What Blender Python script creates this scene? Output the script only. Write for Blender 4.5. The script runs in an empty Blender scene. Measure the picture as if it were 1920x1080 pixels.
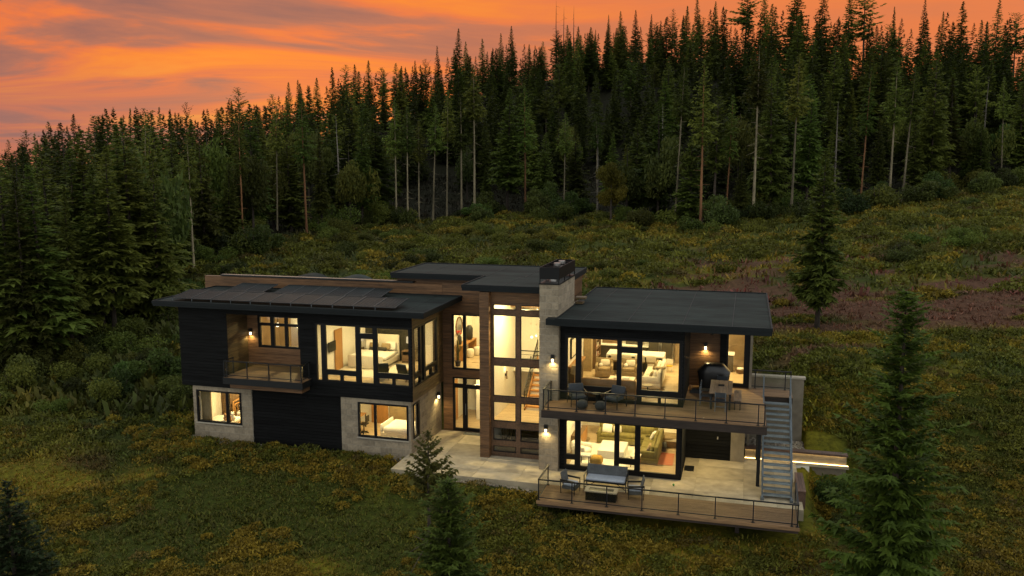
import bpy, math, random
import numpy as np
from mathutils import Vector, Matrix, Euler
S = bpy.context.scene
COL = S.collection
R = math.radians
rnd = random.Random(7)

# ------------------------------------------------------------------ camera
CAM = np.array([8.4854, -35.2292, 13.2398])
YAW, PITCH, FPX = R(15.436), R(7.854), 1569.3
cd = bpy.data.cameras.new('camera')
cam = bpy.data.objects.new('camera', cd)
COL.objects.link(cam)
cam.location = CAM
cam.rotation_euler = (math.pi / 2 - PITCH, 0, YAW)
cd.sensor_width = 36
cd.lens = FPX / 1920 * 36
cd.clip_start = 0.5
cd.clip_end = 6000
S.camera = cam
FH = np.array([-math.sin(YAW), math.cos(YAW)])      # horizontal heading
RH = np.array([math.cos(YAW), math.sin(YAW)])

# ------------------------------------------------------------------ world: dusk sky
def build_world():
    w = bpy.data.worlds.new('World')
    S.world = w
    w.use_nodes = True
    nt = w.node_tree
    nt.nodes.clear()
    N, L = nt.nodes.new, nt.links.new
    def math_(op, a, b=None, clamp=False):
        n = N('ShaderNodeMath'); n.operation = op; n.use_clamp = clamp
        for i, v in enumerate((a, b)):
            if v is None: continue
            if isinstance(v, (int, float)): n.inputs[i].default_value = v
            else: L(v, n.inputs[i])
        return n.outputs[0]
    def vdot(v, c):
        n = N('ShaderNodeVectorMath'); n.operation = 'DOT_PRODUCT'
        L(v, n.inputs[0]); n.inputs[1].default_value = c
        return n.outputs['Value']
    def sstep(v, a, b):
        n = N('ShaderNodeMapRange'); n.interpolation_type = 'SMOOTHSTEP'
        L(v, n.inputs[0]); n.inputs[1].default_value = a; n.inputs[2].default_value = b
        return n.outputs[0]
    def mix(f, a, b):
        n = N('ShaderNodeMix'); n.data_type = 'RGBA'
        if isinstance(f, (int, float)): n.inputs[0].default_value = f
        else: L(f, n.inputs[0])
        for i, v in ((6, a), (7, b)):
            if isinstance(v, tuple): n.inputs[i].default_value = (*v, 1)
            else: L(v, n.inputs[i])
        return n.outputs[2]
    tc = N('ShaderNodeTexCoord')
    d = tc.outputs['Generated']
    a = YAW + R(14)
    sd = (-math.sin(a), math.cos(a), 0)
    sr = (math.cos(a), math.sin(a), 0)
    z = vdot(d, (0, 0, 1)); ds = vdot(d, sd); dr = vdot(d, sr)
    zp = math_('ADD', math_('MAXIMUM', z, 0.0), 0.11)
    u = math_('DIVIDE', dr, zp); v = math_('DIVIDE', ds, zp)
    # cloud banks lie in long streaks, slightly tilted
    cv = N('ShaderNodeCombineXYZ')
    L(math_('MULTIPLY', u, 0.40), cv.inputs[0])
    L(math_('ADD', math_('MULTIPLY', v, 0.95), math_('MULTIPLY', u, 0.14)), cv.inputs[1])
    cv.inputs[2].default_value = 7.1
    n1 = N('ShaderNodeTexNoise'); n1.inputs['Scale'].default_value = 1.15
    n1.inputs['Detail'].default_value = 8; n1.inputs['Roughness'].default_value = 0.56
    n1.inputs['Distortion'].default_value = 0.9
    L(cv.outputs[0], n1.inputs['Vector'])
    rp = N('ShaderNodeValToRGB')
    cr = rp.color_ramp
    stops = [(0.33, (0.26, 0.115, 0.105)), (0.43, (0.45, 0.150, 0.095)), (0.50, (0.80, 0.175, 0.052)),
             (0.58, (0.94, 0.235, 0.026)), (0.70, (1.0, 0.33, 0.028))]
    cr.elements[0].position = stops[0][0]; cr.elements[0].color = (*stops[0][1], 1)
    cr.elements[1].position = stops[-1][0]; cr.elements[1].color = (*stops[-1][1], 1)
    for p, c in stops[1:-1]:
        e = cr.elements.new(p); e.color = (*c, 1)
    L(n1.outputs['Fac'], rp.inputs[0])
    # low on the left the cloud bank is thicker and mauve
    lowbank = math_('MULTIPLY', math_('SUBTRACT', 1.0, sstep(z, 0.05, 0.14)), math_('SUBTRACT', 1.0, sstep(dr, -0.35, 0.15)))
    warm = mix(math_('MULTIPLY', lowbank, 0.62), rp.outputs[0], (0.26, 0.13, 0.14))
    # to the right the cloud thins to an even salmon veil
    veil = math_('MULTIPLY', sstep(dr, 0.0, 0.5), 0.8)
    warm = mix(veil, warm, (0.80, 0.215, 0.065))
    n2 = N('ShaderNodeTexNoise'); n2.inputs['Scale'].default_value = 0.8; n2.inputs['Detail'].default_value = 5
    L(cv.outputs[0], n2.inputs['Vector'])
    cool = mix(n2.outputs['Fac'], (0.79, 0.83, 0.83), (1.02, 1.02, 0.98))
    wf = math_('MULTIPLY', sstep(ds, -0.15, 0.75), math_('SUBTRACT', 1.0, sstep(z, 0.20, 0.46)))
    dusk = mix(wf, cool, warm)
    b1 = N('ShaderNodeBackground'); L(dusk, b1.inputs[0]); b1.inputs[1].default_value = 1.0
    sky = N('ShaderNodeTexSky'); sky.sky_type = 'NISHITA'; sky.sun_disc = False
    sky.sun_elevation = R(4); sky.sun_rotation = -a
    b2 = N('ShaderNodeBackground'); L(sky.outputs[0], b2.inputs[0]); b2.inputs[1].default_value = 0.003
    ad = N('ShaderNodeAddShader'); L(b1.outputs[0], ad.inputs[0]); L(b2.outputs[0], ad.inputs[1])
    o = N('ShaderNodeOutputWorld'); L(ad.outputs[0], o.inputs[0])
    return a
SUNAZ = build_world()
# the last of the sun, veiled by cloud
sl = bpy.data.lights.new('sun', 'SUN'); sl.energy = 0.22; sl.angle = R(14); sl.color = (1, 0.72, 0.45)
sun = bpy.data.objects.new('sun', sl); COL.objects.link(sun)
sun.rotation_euler = (R(90 - 9), 0, SUNAZ + math.pi)
S.view_settings.view_transform = 'Standard'
S.view_settings.look = 'None'
S.view_settings.gamma = 1
S.view_settings.exposure = 0
S.view_settings.use_curve_mapping = False
S.render.engine = 'CYCLES'
S.cycles.use_denoising = True
S.cycles.max_bounces = 8
S.cycles.transparent_max_bounces = 16
S.cycles.sample_clamp_indirect = 4
S.cycles.caustics_reflective = False
S.cycles.caustics_refractive = False

# ------------------------------------------------------------------ materials
M = {}
def mat(name, col, rough=0.6, metal=0.0, var=0.15, scale=6.0, bump=0.0, stretch=(1, 1, 1), spec=0.4, dark=None, coord='Object'):
    m = bpy.data.materials.new(name); m.use_nodes = True
    nt = m.node_tree; b = nt.nodes['Principled BSDF']
    b.inputs['Roughness'].default_value = rough; b.inputs['Metallic'].default_value = metal
    b.inputs['Specular IOR Level'].default_value = spec
    N, L = nt.nodes.new, nt.links.new
    tc = N('ShaderNodeTexCoord'); mp = N('ShaderNodeMapping'); mp.inputs['Scale'].default_value = stretch
    L(tc.outputs[coord], mp.inputs['Vector'])
    oi = N('ShaderNodeObjectInfo')
    va = N('ShaderNodeVectorMath'); va.operation = 'ADD'
    sc = N('ShaderNodeVectorMath'); sc.operation = 'SCALE'; sc.inputs[0].default_value = (37, 91, 53)
    L(oi.outputs['Random'], sc.inputs['Scale'])
    L(mp.outputs[0], va.inputs[0]); L(sc.outputs[0], va.inputs[1])
    nz = N('ShaderNodeTexNoise'); nz.inputs['Scale'].default_value = scale; nz.inputs['Detail'].default_value = 6
    L(va.outputs[0], nz.inputs['Vector'])
    n3 = N('ShaderNodeTexNoise'); n3.inputs['Scale'].default_value = scale * 0.16; n3.inputs['Detail'].default_value = 3
    L(va.outputs[0], n3.inputs['Vector'])
    ad = N('ShaderNodeMath'); ad.operation = 'ADD'; L(nz.outputs['Fac'], ad.inputs[0]); L(n3.outputs['Fac'], ad.inputs[1])
    mr = N('ShaderNodeMapRange'); mr.inputs[1].default_value = 0.7; mr.inputs[2].default_value = 1.3
    L(ad.outputs[0], mr.inputs[0])
    mx = N('ShaderNodeMix'); mx.data_type = 'RGBA'
    c0 = dark or tuple(c * (1 - var * 1.6) for c in col); c1 = tuple(min(1, c * (1 + var)) for c in col)
    mx.inputs[6].default_value = (*c0, 1); mx.inputs[7].default_value = (*c1, 1)
    L(mr.outputs[0], mx.inputs[0])
    # each separate piece a touch lighter or darker
    hv = N('ShaderNodeHueSaturation'); L(mx.outputs[2], hv.inputs['Color'])
    m2 = N('ShaderNodeMapRange'); m2.inputs[3].default_value = 1 - var * 0.8; m2.inputs[4].default_value = 1 + var * 0.8
    L(oi.outputs['Random'], m2.inputs[0]); L(m2.outputs[0], hv.inputs['Value'])
    L(hv.outputs[0], b.inputs['Base Color'])
    if bump:
        bp = N('ShaderNodeBump'); bp.inputs['Strength'].default_value = bump; bp.inputs['Distance'].default_value = 0.02
        L(nz.outputs['Fac'], bp.inputs['Height']); L(bp.outputs[0], b.inputs['Normal'])
    M[name] = m
    return m
mat('black_siding', (0.0075, 0.008, 0.0082), 0.75, spec=0.16, var=0.5, scale=5, stretch=(0.4, 0.4, 6), bump=0.2)
mat('black_metal', (0.008, 0.009, 0.01), 0.45, var=0.15)
mat('black_frame', (0.004, 0.004, 0.0045), 0.45, spec=0.25, var=0.1)
mat('roof_felt', (0.018, 0.025, 0.023), dark=(0.006, 0.009, 0.009), rough=0.85, spec=0.15, var=0.5, scale=2.2, stretch=(0.5, 2.5, 1), bump=0.3)
mat('roof_felt_', (0.018, 0.025, 0.028), 0.85, spec=0.2, var=0.55, scale=2.2, stretch=(0.5, 2.5, 1), bump=0.3)
mat('roof_edge', (0.006, 0.009, 0.010), 0.65, spec=0.25, var=0.15)
mat('block', (0.29, 0.238, 0.165), 0.9, var=0.2, scale=9, bump=0.5)
mat('mortar', (0.38, 0.34, 0.265), 0.95, var=0.1)
mat('brown_wood', (0.17, 0.088, 0.038), 0.6, var=0.4, scale=5, stretch=(0.35, 0.35, 7), bump=0.3)
mat('olive_wood', (0.10, 0.068, 0.03), 0.6, var=0.35, scale=5, stretch=(0.35, 0.35, 7), bump=0.3)
mat('frame_wood', (0.10, 0.055, 0.028), 0.6, var=0.35, scale=6, stretch=(2, 2, 2))
mat('deck_wood', (0.25, 0.148, 0.072), 0.65, var=0.28, scale=5, stretch=(0.5, 6, 6), bump=0.3)
mat('deck_beam', (0.05, 0.034, 0.025), 0.65, var=0.35, scale=5, stretch=(0.5, 3, 6), bump=0.2)
mat('bench_wood', (0.13, 0.075, 0.05), 0.6, var=0.3, scale=6, stretch=(6, 0.5, 6))
mat('concrete', (0.43, 0.365, 0.25), 0.85, var=0.22, scale=2.5, bump=0.25)
mat('concrete_wall', (0.24, 0.205, 0.15), 0.9, var=0.2, scale=3, bump=0.3)
mat('plaster', (0.78, 0.74, 0.66), 0.8, var=0.03)
mat('white_trim', (0.78, 0.76, 0.7), 0.6, var=0.03)
mat('oak_floor', (0.48, 0.36, 0.22), 0.45, var=0.18, scale=6, stretch=(0.6, 5, 1))
mat('orange_wood', (0.42, 0.21, 0.07), 0.5, var=0.15, scale=5, stretch=(6, 6, 0.6))
mat('walnut', (0.16, 0.095, 0.05), 0.5, var=0.25, scale=6, stretch=(1, 5, 5))
mat('dark_cabinet', (0.065, 0.055, 0.042), 0.5, var=0.1)
mat('dark_paper', (0.055, 0.045, 0.03), 0.7, var=0.6, scale=9)
mat('tile', (0.40, 0.30, 0.19), 0.4, var=0.15, scale=2)
mat('cream', (0.72, 0.66, 0.54), 0.85, var=0.06, bump=0.15, scale=20)
mat('white_cloth', (0.82, 0.79, 0.72), 0.85, var=0.06, bump=0.2, scale=14)
mat('tan_cloth', (0.30, 0.22, 0.12), 0.85, var=0.15, bump=0.2, scale=20)
mat('olive_cloth', (0.17, 0.145, 0.045), 0.85, var=0.2, bump=0.3, scale=8)
mat('leather', (0.33, 0.17, 0.06), 0.45, var=0.15, scale=4)
mat('dark_leather', (0.03, 0.025, 0.02), 0.5, var=0.2)
mat('mustard', (0.50, 0.29, 0.04), 0.85, var=0.2, bump=0.4, scale=10)
mat('grey_weave', (0.085, 0.09, 0.092), 0.8, var=0.2, scale=40, bump=0.3)
mat('blue_grey', (0.036, 0.042, 0.048), 0.85, var=0.12, scale=12, bump=0.2)
mat('grey_pouf', (0.05, 0.05, 0.048), 0.9, var=0.15, scale=30, bump=0.5)
mat('pale_cushion', (0.36, 0.40, 0.46), 0.8, var=0.1, scale=10, bump=0.2)
mat('grill_cover', (0.02, 0.02, 0.02), 0.35, var=0.25, scale=4, bump=0.6, spec=0.6)
mat('table_wood', (0.27, 0.19, 0.12), 0.6, var=0.25, scale=5, stretch=(6, 0.5, 3))
mat('steel', (0.16, 0.19, 0.21), 0.5, 0.7, var=0.2, scale=8)
mat('galv', (0.26, 0.31, 0.33), 0.5, 0.4, var=0.2, scale=20)
mat('counter', (0.80, 0.78, 0.73), 0.3, var=0.04)
mat('steel_bright', (0.55, 0.53, 0.5), 0.3, 0.8, var=0.1)
mat('shade_cloth', (0.75, 0.7, 0.58), 0.8, var=0.05)
mat('black_vase', (0.03, 0.028, 0.025), 0.4, var=0.2)
mat('stone_table', (0.40, 0.33, 0.22), 0.6, var=0.1)
mat('mulch', (0.10, 0.055, 0.04), 0.95, var=0.5, scale=20, bump=0.5)
mat('grey_bark', (0.16, 0.14, 0.115), 0.95, var=0.4, scale=4)
mat('red_soil', (0.11, 0.045, 0.03), 0.95, var=0.5, scale=12, bump=0.5)
mat('solar_glass', (0.006, 0.010, 0.011), 0.4, var=0.5, scale=1.5, spec=0.03)
mat('solar_line', (0.025, 0.03, 0.032), 0.5, spec=0.2, var=0.1)
mat('bark', (0.045, 0.034, 0.024), 0.95, var=0.5, scale=5, stretch=(3, 3, 0.5), bump=0.5)
mat('pale_bark', (0.20, 0.165, 0.10), 0.9, var=0.45, scale=3, stretch=(3, 3, 0.4), bump=0.4)
mat('orange_bark', (0.26, 0.12, 0.05), 0.9, var=0.45, scale=3, stretch=(3, 3, 0.4), bump=0.4)
mat('gravel_stone', (0.30, 0.26, 0.2), 0.95, var=0.4, scale=3)
mat('green_ball', (0.06, 0.28, 0.07), 0.6)
mat('plush', (0.40, 0.22, 0.10), 0.95, var=0.25, scale=12)
mat('red_cloth', (0.40, 0.06, 0.04), 0.9, var=0.2)
mat('pot', (0.5, 0.42, 0.3), 0.8)

def emis(name, col, s):
    m = bpy.data.materials.new(name); m.use_nodes = True; nt = m.node_tree; nt.nodes.clear()
    e = nt.nodes.new('ShaderNodeEmission'); e.inputs[0].default_value = (*col, 1); e.inputs[1].default_value = s
    o = nt.nodes.new('ShaderNodeOutputMaterial'); nt.links.new(e.outputs[0], o.inputs[0]); M[name] = m
WARM = (1.0, 0.76, 0.33)
emis('lamp_glow', (1.0, 0.80, 0.45), 6.0)
emis('led_glow', (1.0, 0.66, 0.24), 11.0)
emis('shade_glow', (1.0, 0.78, 0.45), 0.9)
emis('globe_glow', (1.0, 0.85, 0.55), 5.0)

def glass():
    m = bpy.data.materials.new('window_glass'); m.use_nodes = True; nt = m.node_tree; nt.nodes.clear()
    N, L = nt.nodes.new, nt.links.new
    t = N('ShaderNodeBsdfTransparent'); t.inputs[0].default_value = (0.95, 0.96, 0.95, 1)
    g = N('ShaderNodeBsdfGlossy'); g.inputs['Roughness'].default_value = 0.02
    lw = N('ShaderNodeLayerWeight'); lw.inputs[0].default_value = 0.5
    p = N('ShaderNodeMath'); p.operation = 'POWER'; L(lw.outputs['Facing'], p.inputs[0]); p.inputs[1].default_value = 5
    q = N('ShaderNodeMath'); q.operation = 'MULTIPLY_ADD'; L(p.outputs[0], q.inputs[0]); q.inputs[1].default_value = 0.8; q.inputs[2].default_value = 0.06
    mx = N('ShaderNodeMixShader'); L(q.outputs[0], mx.inputs[0]); L(t.outputs[0], mx.inputs[1]); L(g.outputs[0], mx.inputs[2])
    o = N('ShaderNodeOutputMaterial'); L(mx.outputs[0], o.inputs[0]); M['glass'] = m
glass()

def rug_mat():
    m = mat('red_rug', (0.5, 0.10, 0.05), 0.95)
    nt = m.node_tree; N, L = nt.nodes.new, nt.links.new; b = nt.nodes['Principled BSDF']
    tc = N('ShaderNodeTexCoord'); sp = N('ShaderNodeSeparateXYZ'); L(tc.outputs['Object'], sp.inputs[0])
    def ma(op, a, b_):
        n = N('ShaderNodeMath'); n.operation = op
        for i, v in enumerate((a, b_)):
            if v is None: continue
            if isinstance(v, (int, float)): n.inputs[i].default_value = v
            else: L(v, n.inputs[i])
        return n.outputs[0]
    zig = ma('PINGPONG', ma('MULTIPLY', sp.outputs[0], 1.0), 0.10)
    t = ma('FRACT', ma('MULTIPLY', ma('ADD', sp.outputs[1], ma('MULTIPLY', zig, 1.4)), 4.2), None)
    s = ma('GREATER_THAN', t, 0.62)
    mx = N('ShaderNodeMix'); mx.data_type = 'RGBA'; L(s, mx.inputs[0])
    mx.inputs[6].default_value = (0.52, 0.10, 0.05, 1); mx.inputs[7].default_value = (0.45, 0.30, 0.16, 1)
    L(mx.outputs[2], b.inputs['Base Color'])
rug_mat()

def foliage_mat(name, hue=0.0, trans=0.5, vary=0.6):
    m = bpy.data.materials.new(name); m.use_nodes = True; nt = m.node_tree
    N, L = nt.nodes.new, nt.links.new; b = nt.nodes['Principled BSDF']
    at = N('ShaderNodeAttribute'); at.attribute_name = 'Col'
    oi = N('ShaderNodeObjectInfo')
    hs = N('ShaderNodeHueSaturation')
    mr = N('ShaderNodeMapRange'); mr.inputs[3].default_value = 1 - vary; mr.inputs[4].default_value = 1 + vary
    L(oi.outputs['Random'], mr.inputs[0]); L(mr.outputs[0], hs.inputs['Value'])
    m2 = N('ShaderNodeMapRange'); m2.inputs[3].default_value = 0.455 + hue; m2.inputs[4].default_value = 0.52 + hue
    fr = N('ShaderNodeMath'); fr.operation = 'FRACT'; ml = N('ShaderNodeMath'); ml.operation = 'MULTIPLY'; ml.inputs[1].default_value = 17.3
    L(oi.outputs['Random'], ml.inputs[0]); L(ml.outputs[0], fr.inputs[0]); L(fr.outputs[0], m2.inputs[0]); L(m2.outputs[0], hs.inputs['Hue'])
    L(at.outputs['Color'], hs.inputs['Color'])
    b.inputs['Roughness'].default_value = 0.7; b.inputs['Specular IOR Level'].default_value = 0.2
    L(hs.outputs[0], b.inputs['Base Color'])
    tr = N('ShaderNodeBsdfTranslucent'); L(hs.outputs[0], tr.inputs[0])
    mx = N('ShaderNodeMixShader'); mx.inputs[0].default_value = trans
    L(b.outputs[0], mx.inputs[1]); L(tr.outputs[0], mx.inputs[2])
    L(mx.outputs[0], nt.nodes['Material Output'].inputs[0])
    M[name] = m
foliage_mat('needles'); foliage_mat('needles_near', trans=0.4, vary=0.08); foliage_mat('leaves', trans=0.3); foliage_mat('groundcover', trans=0.2, vary=0.0)

# ------------------------------------------------------------------ mesh helpers
class MB:
    def __init__(s): s.v = []; s.f = []; s.m = []; s.mats = []
    def _mi(s, m):
        if m not in s.mats: s.mats.append(m)
        return s.mats.index(m)
    def add(s, vs, fs, m=None):
        o = len(s.v); s.v += [tuple(p) for p in vs]; i = s._mi(m) if m else 0
        for f in fs: s.f.append(tuple(o + k for k in f)); s.m.append(i)
        return s
    def box(s, x0, x1, y0, y1, z0, z1, m=None):
        vs = [(x0, y0, z0), (x1, y0, z0), (x1, y1, z0), (x0, y1, z0), (x0, y0, z1), (x1, y0, z1), (x1, y1, z1), (x0, y1, z1)]
        return s.add(vs, [(3, 2, 1, 0), (4, 5, 6, 7), (0, 1, 5, 4), (1, 2, 6, 5), (2, 3, 7, 6), (3, 0, 4, 7)], m)
    def tbox(s, c, size, rot=(0, 0, 0), m=None):
        e = Euler(rot).to_matrix(); c = Vector(c); h = [k / 2 for k in size]
        vs = [c + e @ Vector((sx * h[0], sy * h[1], sz * h[2])) for sz in (-1, 1) for sx, sy in ((-1, -1), (1, -1), (1, 1), (-1, 1))]
        return s.add(vs, [(3, 2, 1, 0), (4, 5, 6, 7), (0, 1, 5, 4), (1, 2, 6, 5), (2, 3, 7, 6), (3, 0, 4, 7)], m)
    def bar(s, p, q, w, h=None, m=None):
        p, q = Vector(p), Vector(q); d = (q - p); h = h or w
        if d.length < 1e-6: return s
        d.normalize(); up = Vector((0, 0, 1)) if abs(d.z) < 0.95 else Vector((0, 1, 0))
        a = d.cross(up).normalized(); b = a.cross(d)
        vs = [e + a * (sx * w / 2) + b * (sy * h / 2) for e in (p, q) for sx, sy in ((-1, -1), (1, -1), (1, 1), (-1, 1))]
        return s.add(vs, [(0, 1, 2, 3), (7, 6, 5, 4), (4, 5, 1, 0), (5, 6, 2, 1), (6, 7, 3, 2), (7, 4, 0, 3)], m)
    def cyl(s, p, q, r0, r1=None, n=10, m=None, cap=True):
        r1 = r0 if r1 is None else r1
        p, q = Vector(p), Vector(q); d = (q - p).normalized()
        up = Vector((0, 0, 1)) if abs(d.z) < 0.95 else Vector((1, 0, 0))
        a = d.cross(up).normalized(); b = a.cross(d)
        vs = []
        for e, r in ((p, r0), (q, r1)):
            for k in range(n):
                t = 2 * math.pi * k / n; vs.append(e + a * (r * math.cos(t)) + b * (r * math.sin(t)))
        fs = [(k, (k + 1) % n, n + (k + 1) % n, n + k) for k in range(n)]
        if cap: fs += [tuple(range(n - 1, -1, -1)), tuple(range(n, 2 * n))]
        return s.add(vs, fs, m)
    def lathe(s, prof, c=(0, 0, 0), n=16, m=None):
        vs = []; fs = []
        for r, z in prof:
            for k in range(n):
                t = 2 * math.pi * k / n; vs.append((c[0] + r * math.cos(t), c[1] + r * math.sin(t), c[2] + z))
        for i in range(len(prof) - 1):
            for k in range(n):
                fs.append((i * n + k, i * n + (k + 1) % n, (i + 1) * n + (k + 1) % n, (i + 1) * n + k))
        fs += [tuple(range(n - 1, -1, -1)), tuple(range((len(prof) - 1) * n, len(prof) * n))]
        return s.add(vs, fs, m)
    def rbox(s, c, size, r, rot=(0, 0, 0), m=None, nl=16, na=8, puff=0.0):
        """a rounded box or cushion"""
        e = Euler(rot).to_matrix(); c = Vector(c); h = [max(k / 2 - r, 0.0) for k in size]
        vs = []; fs = []
        for i in range(na + 1):
            th = math.pi * (i / na)
            th = min(max(th, 1e-3), math.pi - 1e-3)
            for k in range(nl):
                ph = 2 * math.pi * (k + 0.5) / nl
                n = Vector((math.sin(th) * math.cos(ph), math.sin(th) * math.sin(ph), math.cos(th)))
                p = Vector((r * n.x + math.copysign(h[0], n.x), r * n.y + math.copysign(h[1], n.y), r * n.z + (math.copysign(h[2], n.z) if abs(n.z) > 1e-4 else 0)))
                vs.append(c + e @ p)
        for i in range(na):
            for k in range(nl):
                fs.append((i * nl + k, (i + 1) * nl + k, (i + 1) * nl + (k + 1) % nl, i * nl + (k + 1) % nl))
        fs += [tuple(range(nl)), tuple(na * nl + k for k in range(nl - 1, -1, -1))]
        return s.add(vs, fs, m)
    def ball(s, c, r, n=12, m=None, sz=1.0):
        prof = [(max(r * math.sin(math.pi * i / n), 1e-3), -r * sz * math.cos(math.pi * i / n)) for i in range(n + 1)]
        return s.lathe(prof, c, n + 4, m)
    def mesh(s, name, m=None, smooth=False):
        me = bpy.data.meshes.new(name); me.from_pydata(s.v, [], s.f)
        ms = [M[k] if k else None for k in s.mats] if s.mats and s.mats[0] else [M[m]] if m else []
        for k in ms: me.materials.append(k)
        if len(ms) > 1: me.polygons.foreach_set('material_index', s.m)
        if smooth: me.polygons.foreach_set('use_smooth', [True] * len(me.polygons))
        me.update(); return me
    def obj(s, name, m=None, parent=None, smooth=False, kind=None, label=None):
        o = bpy.data.objects.new(name, s.mesh(name, m, smooth)); COL.objects.link(o)
        if parent: o.parent = parent
        if kind: o['kind'] = kind
        if label: o['label'] = label
        return o
def tag(o, label, cat, group=None, kind=None):
    if label: o['label'] = label
    if cat: o['category'] = cat
    if group: o['group'] = group
    if kind: o['kind'] = kind
    return o
def thing(name, label, cat, loc=(0, 0, 0), rz=0, group=None):
    o = bpy.data.objects.new(name, None); COL.objects.link(o); o.location = loc; o.rotation_euler = (0, 0, rz)
    o.empty_display_size = 0.2
    return tag(o, label, cat, group)
def inst(me, name, parent=None, loc=(0, 0, 0), rz=0, sc=1):
    o = bpy.data.objects.new(name, me); COL.objects.link(o); o.location = loc; o.rotation_euler = (0, 0, rz)
    o.scale = sc if isinstance(sc, tuple) else (sc, sc, sc)
    if parent: o.parent = parent
    return o
def copy_tree(o, parent=None):
    c = o.copy(); COL.objects.link(c)
    if parent: c.parent = parent
    for ch in list(o.children): copy_tree(ch, c)
    return c
def npmesh(name, V, F, cols=None, m=None, smooth=False):
    """mesh from numpy arrays: V (n,3), F (k,3|4); cols per vertex"""
    me = bpy.data.meshes.new(name); n, k = len(V), F.shape[1]
    me.vertices.add(n); me.vertices.foreach_set('co', np.asarray(V, np.float32).ravel())
    me.loops.add(F.size); me.loops.foreach_set('vertex_index', F.astype(np.int32).ravel())
    me.polygons.add(len(F)); me.polygons.foreach_set('loop_start', np.arange(0, F.size, k, dtype=np.int32))
    me.polygons.foreach_set('loop_total', np.full(len(F), k, np.int32))
    if smooth: me.polygons.foreach_set('use_smooth', np.ones(len(F), bool))
    if cols is not None:
        a = me.color_attributes.new('Col', 'FLOAT_COLOR', 'POINT')
        a.data.foreach_set('color', np.c_[cols, np.ones(n)].astype(np.float32).ravel())
    if m: me.materials.append(M[m])
    me.update(calc_edges=True); return me
# ------------------------------------------------------------------ terrain
def vnoise(x, y, seed=0):
    """smooth value noise, vectorised"""
    x = np.asarray(x, float); y = np.asarray(y, float)
    xi = np.floor(x).astype(np.int64); yi = np.floor(y).astype(np.int64); fx = x - xi; fy = y - yi
    def h(i, j):
        n = (i * 374761393 + j * 668265263 + seed * 974711) & 0x7fffffff
        n = ((n ^ (n >> 13)) * 1274126177) & 0x7fffffff
        return ((n ^ (n >> 16)) & 0xffff) / 65535.0
    sx = fx * fx * (3 - 2 * fx); sy = fy * fy * (3 - 2 * fy)
    return (h(xi, yi) * (1 - sx) + h(xi + 1, yi) * sx) * (1 - sy) + (h(xi, yi + 1) * (1 - sx) + h(xi + 1, yi + 1) * sx) * sy
def fbm(x, y, seed=0, o=4):
    s = 0; a = 0.5
    for k in range(o): s = s + a * vnoise(x * 2 ** k, y * 2 ** k, seed + k); a *= 0.5
    return s
def sst(v, a, b):
    t = np.clip((v - a) / (b - a), 0, 1); return t * t * (3 - 2 * t)
PXE = [-900, 0, 280, 380, 500, 740, 1000, 1310, 1500, 1700, 1920, 2900]
D_E = [58, 60, 70, 94, 112, 140, 150, 123, 125, 135, 150, 180]
Z_E = [0.2, 0.7, 1.5, 3.2, 4.5, 4.6, 6.1, 5.4, 7.2, 9.0, 11.5, 14]
PXR = [-900, 0, 300, 600, 860, 1200, 1500, 1920, 2900]
D_R = [150, 150, 165, 215, 260, 290, 235, 215, 230]
Z_R = [-3, 2.5, 7, 19, 35, 50, 39.5, 33, 28]
def ud(x, y):
    dx, dy = np.asarray(x) - CAM[0], np.asarray(y) - CAM[1]
    return dx * RH[0] + dy * RH[1], dx * FH[0] + dy * FH[1]
def pxof(u, d): return 960 + FPX * u / np.maximum(d, 15)
def ground(x, y, bumps=True):
    x = np.asarray(x, float); y = np.asarray(y, float)
    u, d = ud(x, y); px = np.clip(pxof(u, d), -900, 2900)
    zf = np.interp(x, [-25, -18, -6, 0, 5, 12, 30], [0.1, -0.06, -0.10, -0.35, -0.75, -0.85, -1.3])
    zb = np.interp(x, [-60, -25, -18, -6, 0, 12, 40], [0.8, 1.0, 1.5, 2.5, 3.0, 3.1, 3.3])
    fr = np.minimum(np.maximum(-1.9 - y, 0), 60)
    base = zf - 0.115 * fr + (zb - zf) * sst(y, -1.9, np.where(x > 9, 15.0, 14.0))
    de = np.interp(px, PXE, D_E); ze = np.interp(px, PXE, Z_E)
    drr = np.interp(px, PXR, D_R); zr = np.interp(px, PXR, Z_R)
    t1 = np.clip((d - 50) / np.maximum(de - 50, 1), 0, 1)
    t2 = np.clip((d - de) / (drr - de), 0, 1)
    z = base * (1 - t1) + ze * t1
    z = z + (zr - ze) * (0.35 * t2 + 0.65 * t2 * t2 * (3 - 2 * t2))
    z = z - np.maximum(d - drr - 5, 0) * 0.12
    if bumps:
        amp = np.clip(0.16 + (d - 40) * 0.006, 0.10, 1.2)
        z = z + amp * (fbm(x * 0.33, y * 0.33, 3) - 0.47) * 2
        z = z + 0.34 * (fbm(x * 0.9 + 5, y * 0.9, 9, 3) - 0.45) * np.clip((np.abs(y + 20) - 15) / 4 + 1, 0, 1)
    z = z - 1.1 * sst(x, 11.3, 12.2) * (1 - sst(x, 14.2, 16.5)) * sst(y, -1.5, 1.0) * (1 - sst(y, 3.9, 4.5))
    # cut and levelled under the house, the terrace and the planter
    inh = ((x > -18.6) & (x < 9.6) & (y > -0.35) & (y < 11)) | ((x > -7.0) & (x < 11.6) & (y > -2.1) & (y < 6.3))
    z = np.where(inh, np.minimum(z, -0.22), z)
    und = (x > -0.5) & (x < 12.0) & (y > -4.6) & (y < -1.8)
    z = np.where(und, np.minimum(z, -0.34), z)
    return z
def gz(x, y): return float(ground(np.array([x]), np.array([y]))[0])
def at_px(px, d):
    u = (px - 960) / FPX * d
    return CAM[0] + u * RH[0] + d * FH[0], CAM[1] + u * RH[1] + d * FH[1]

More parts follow.
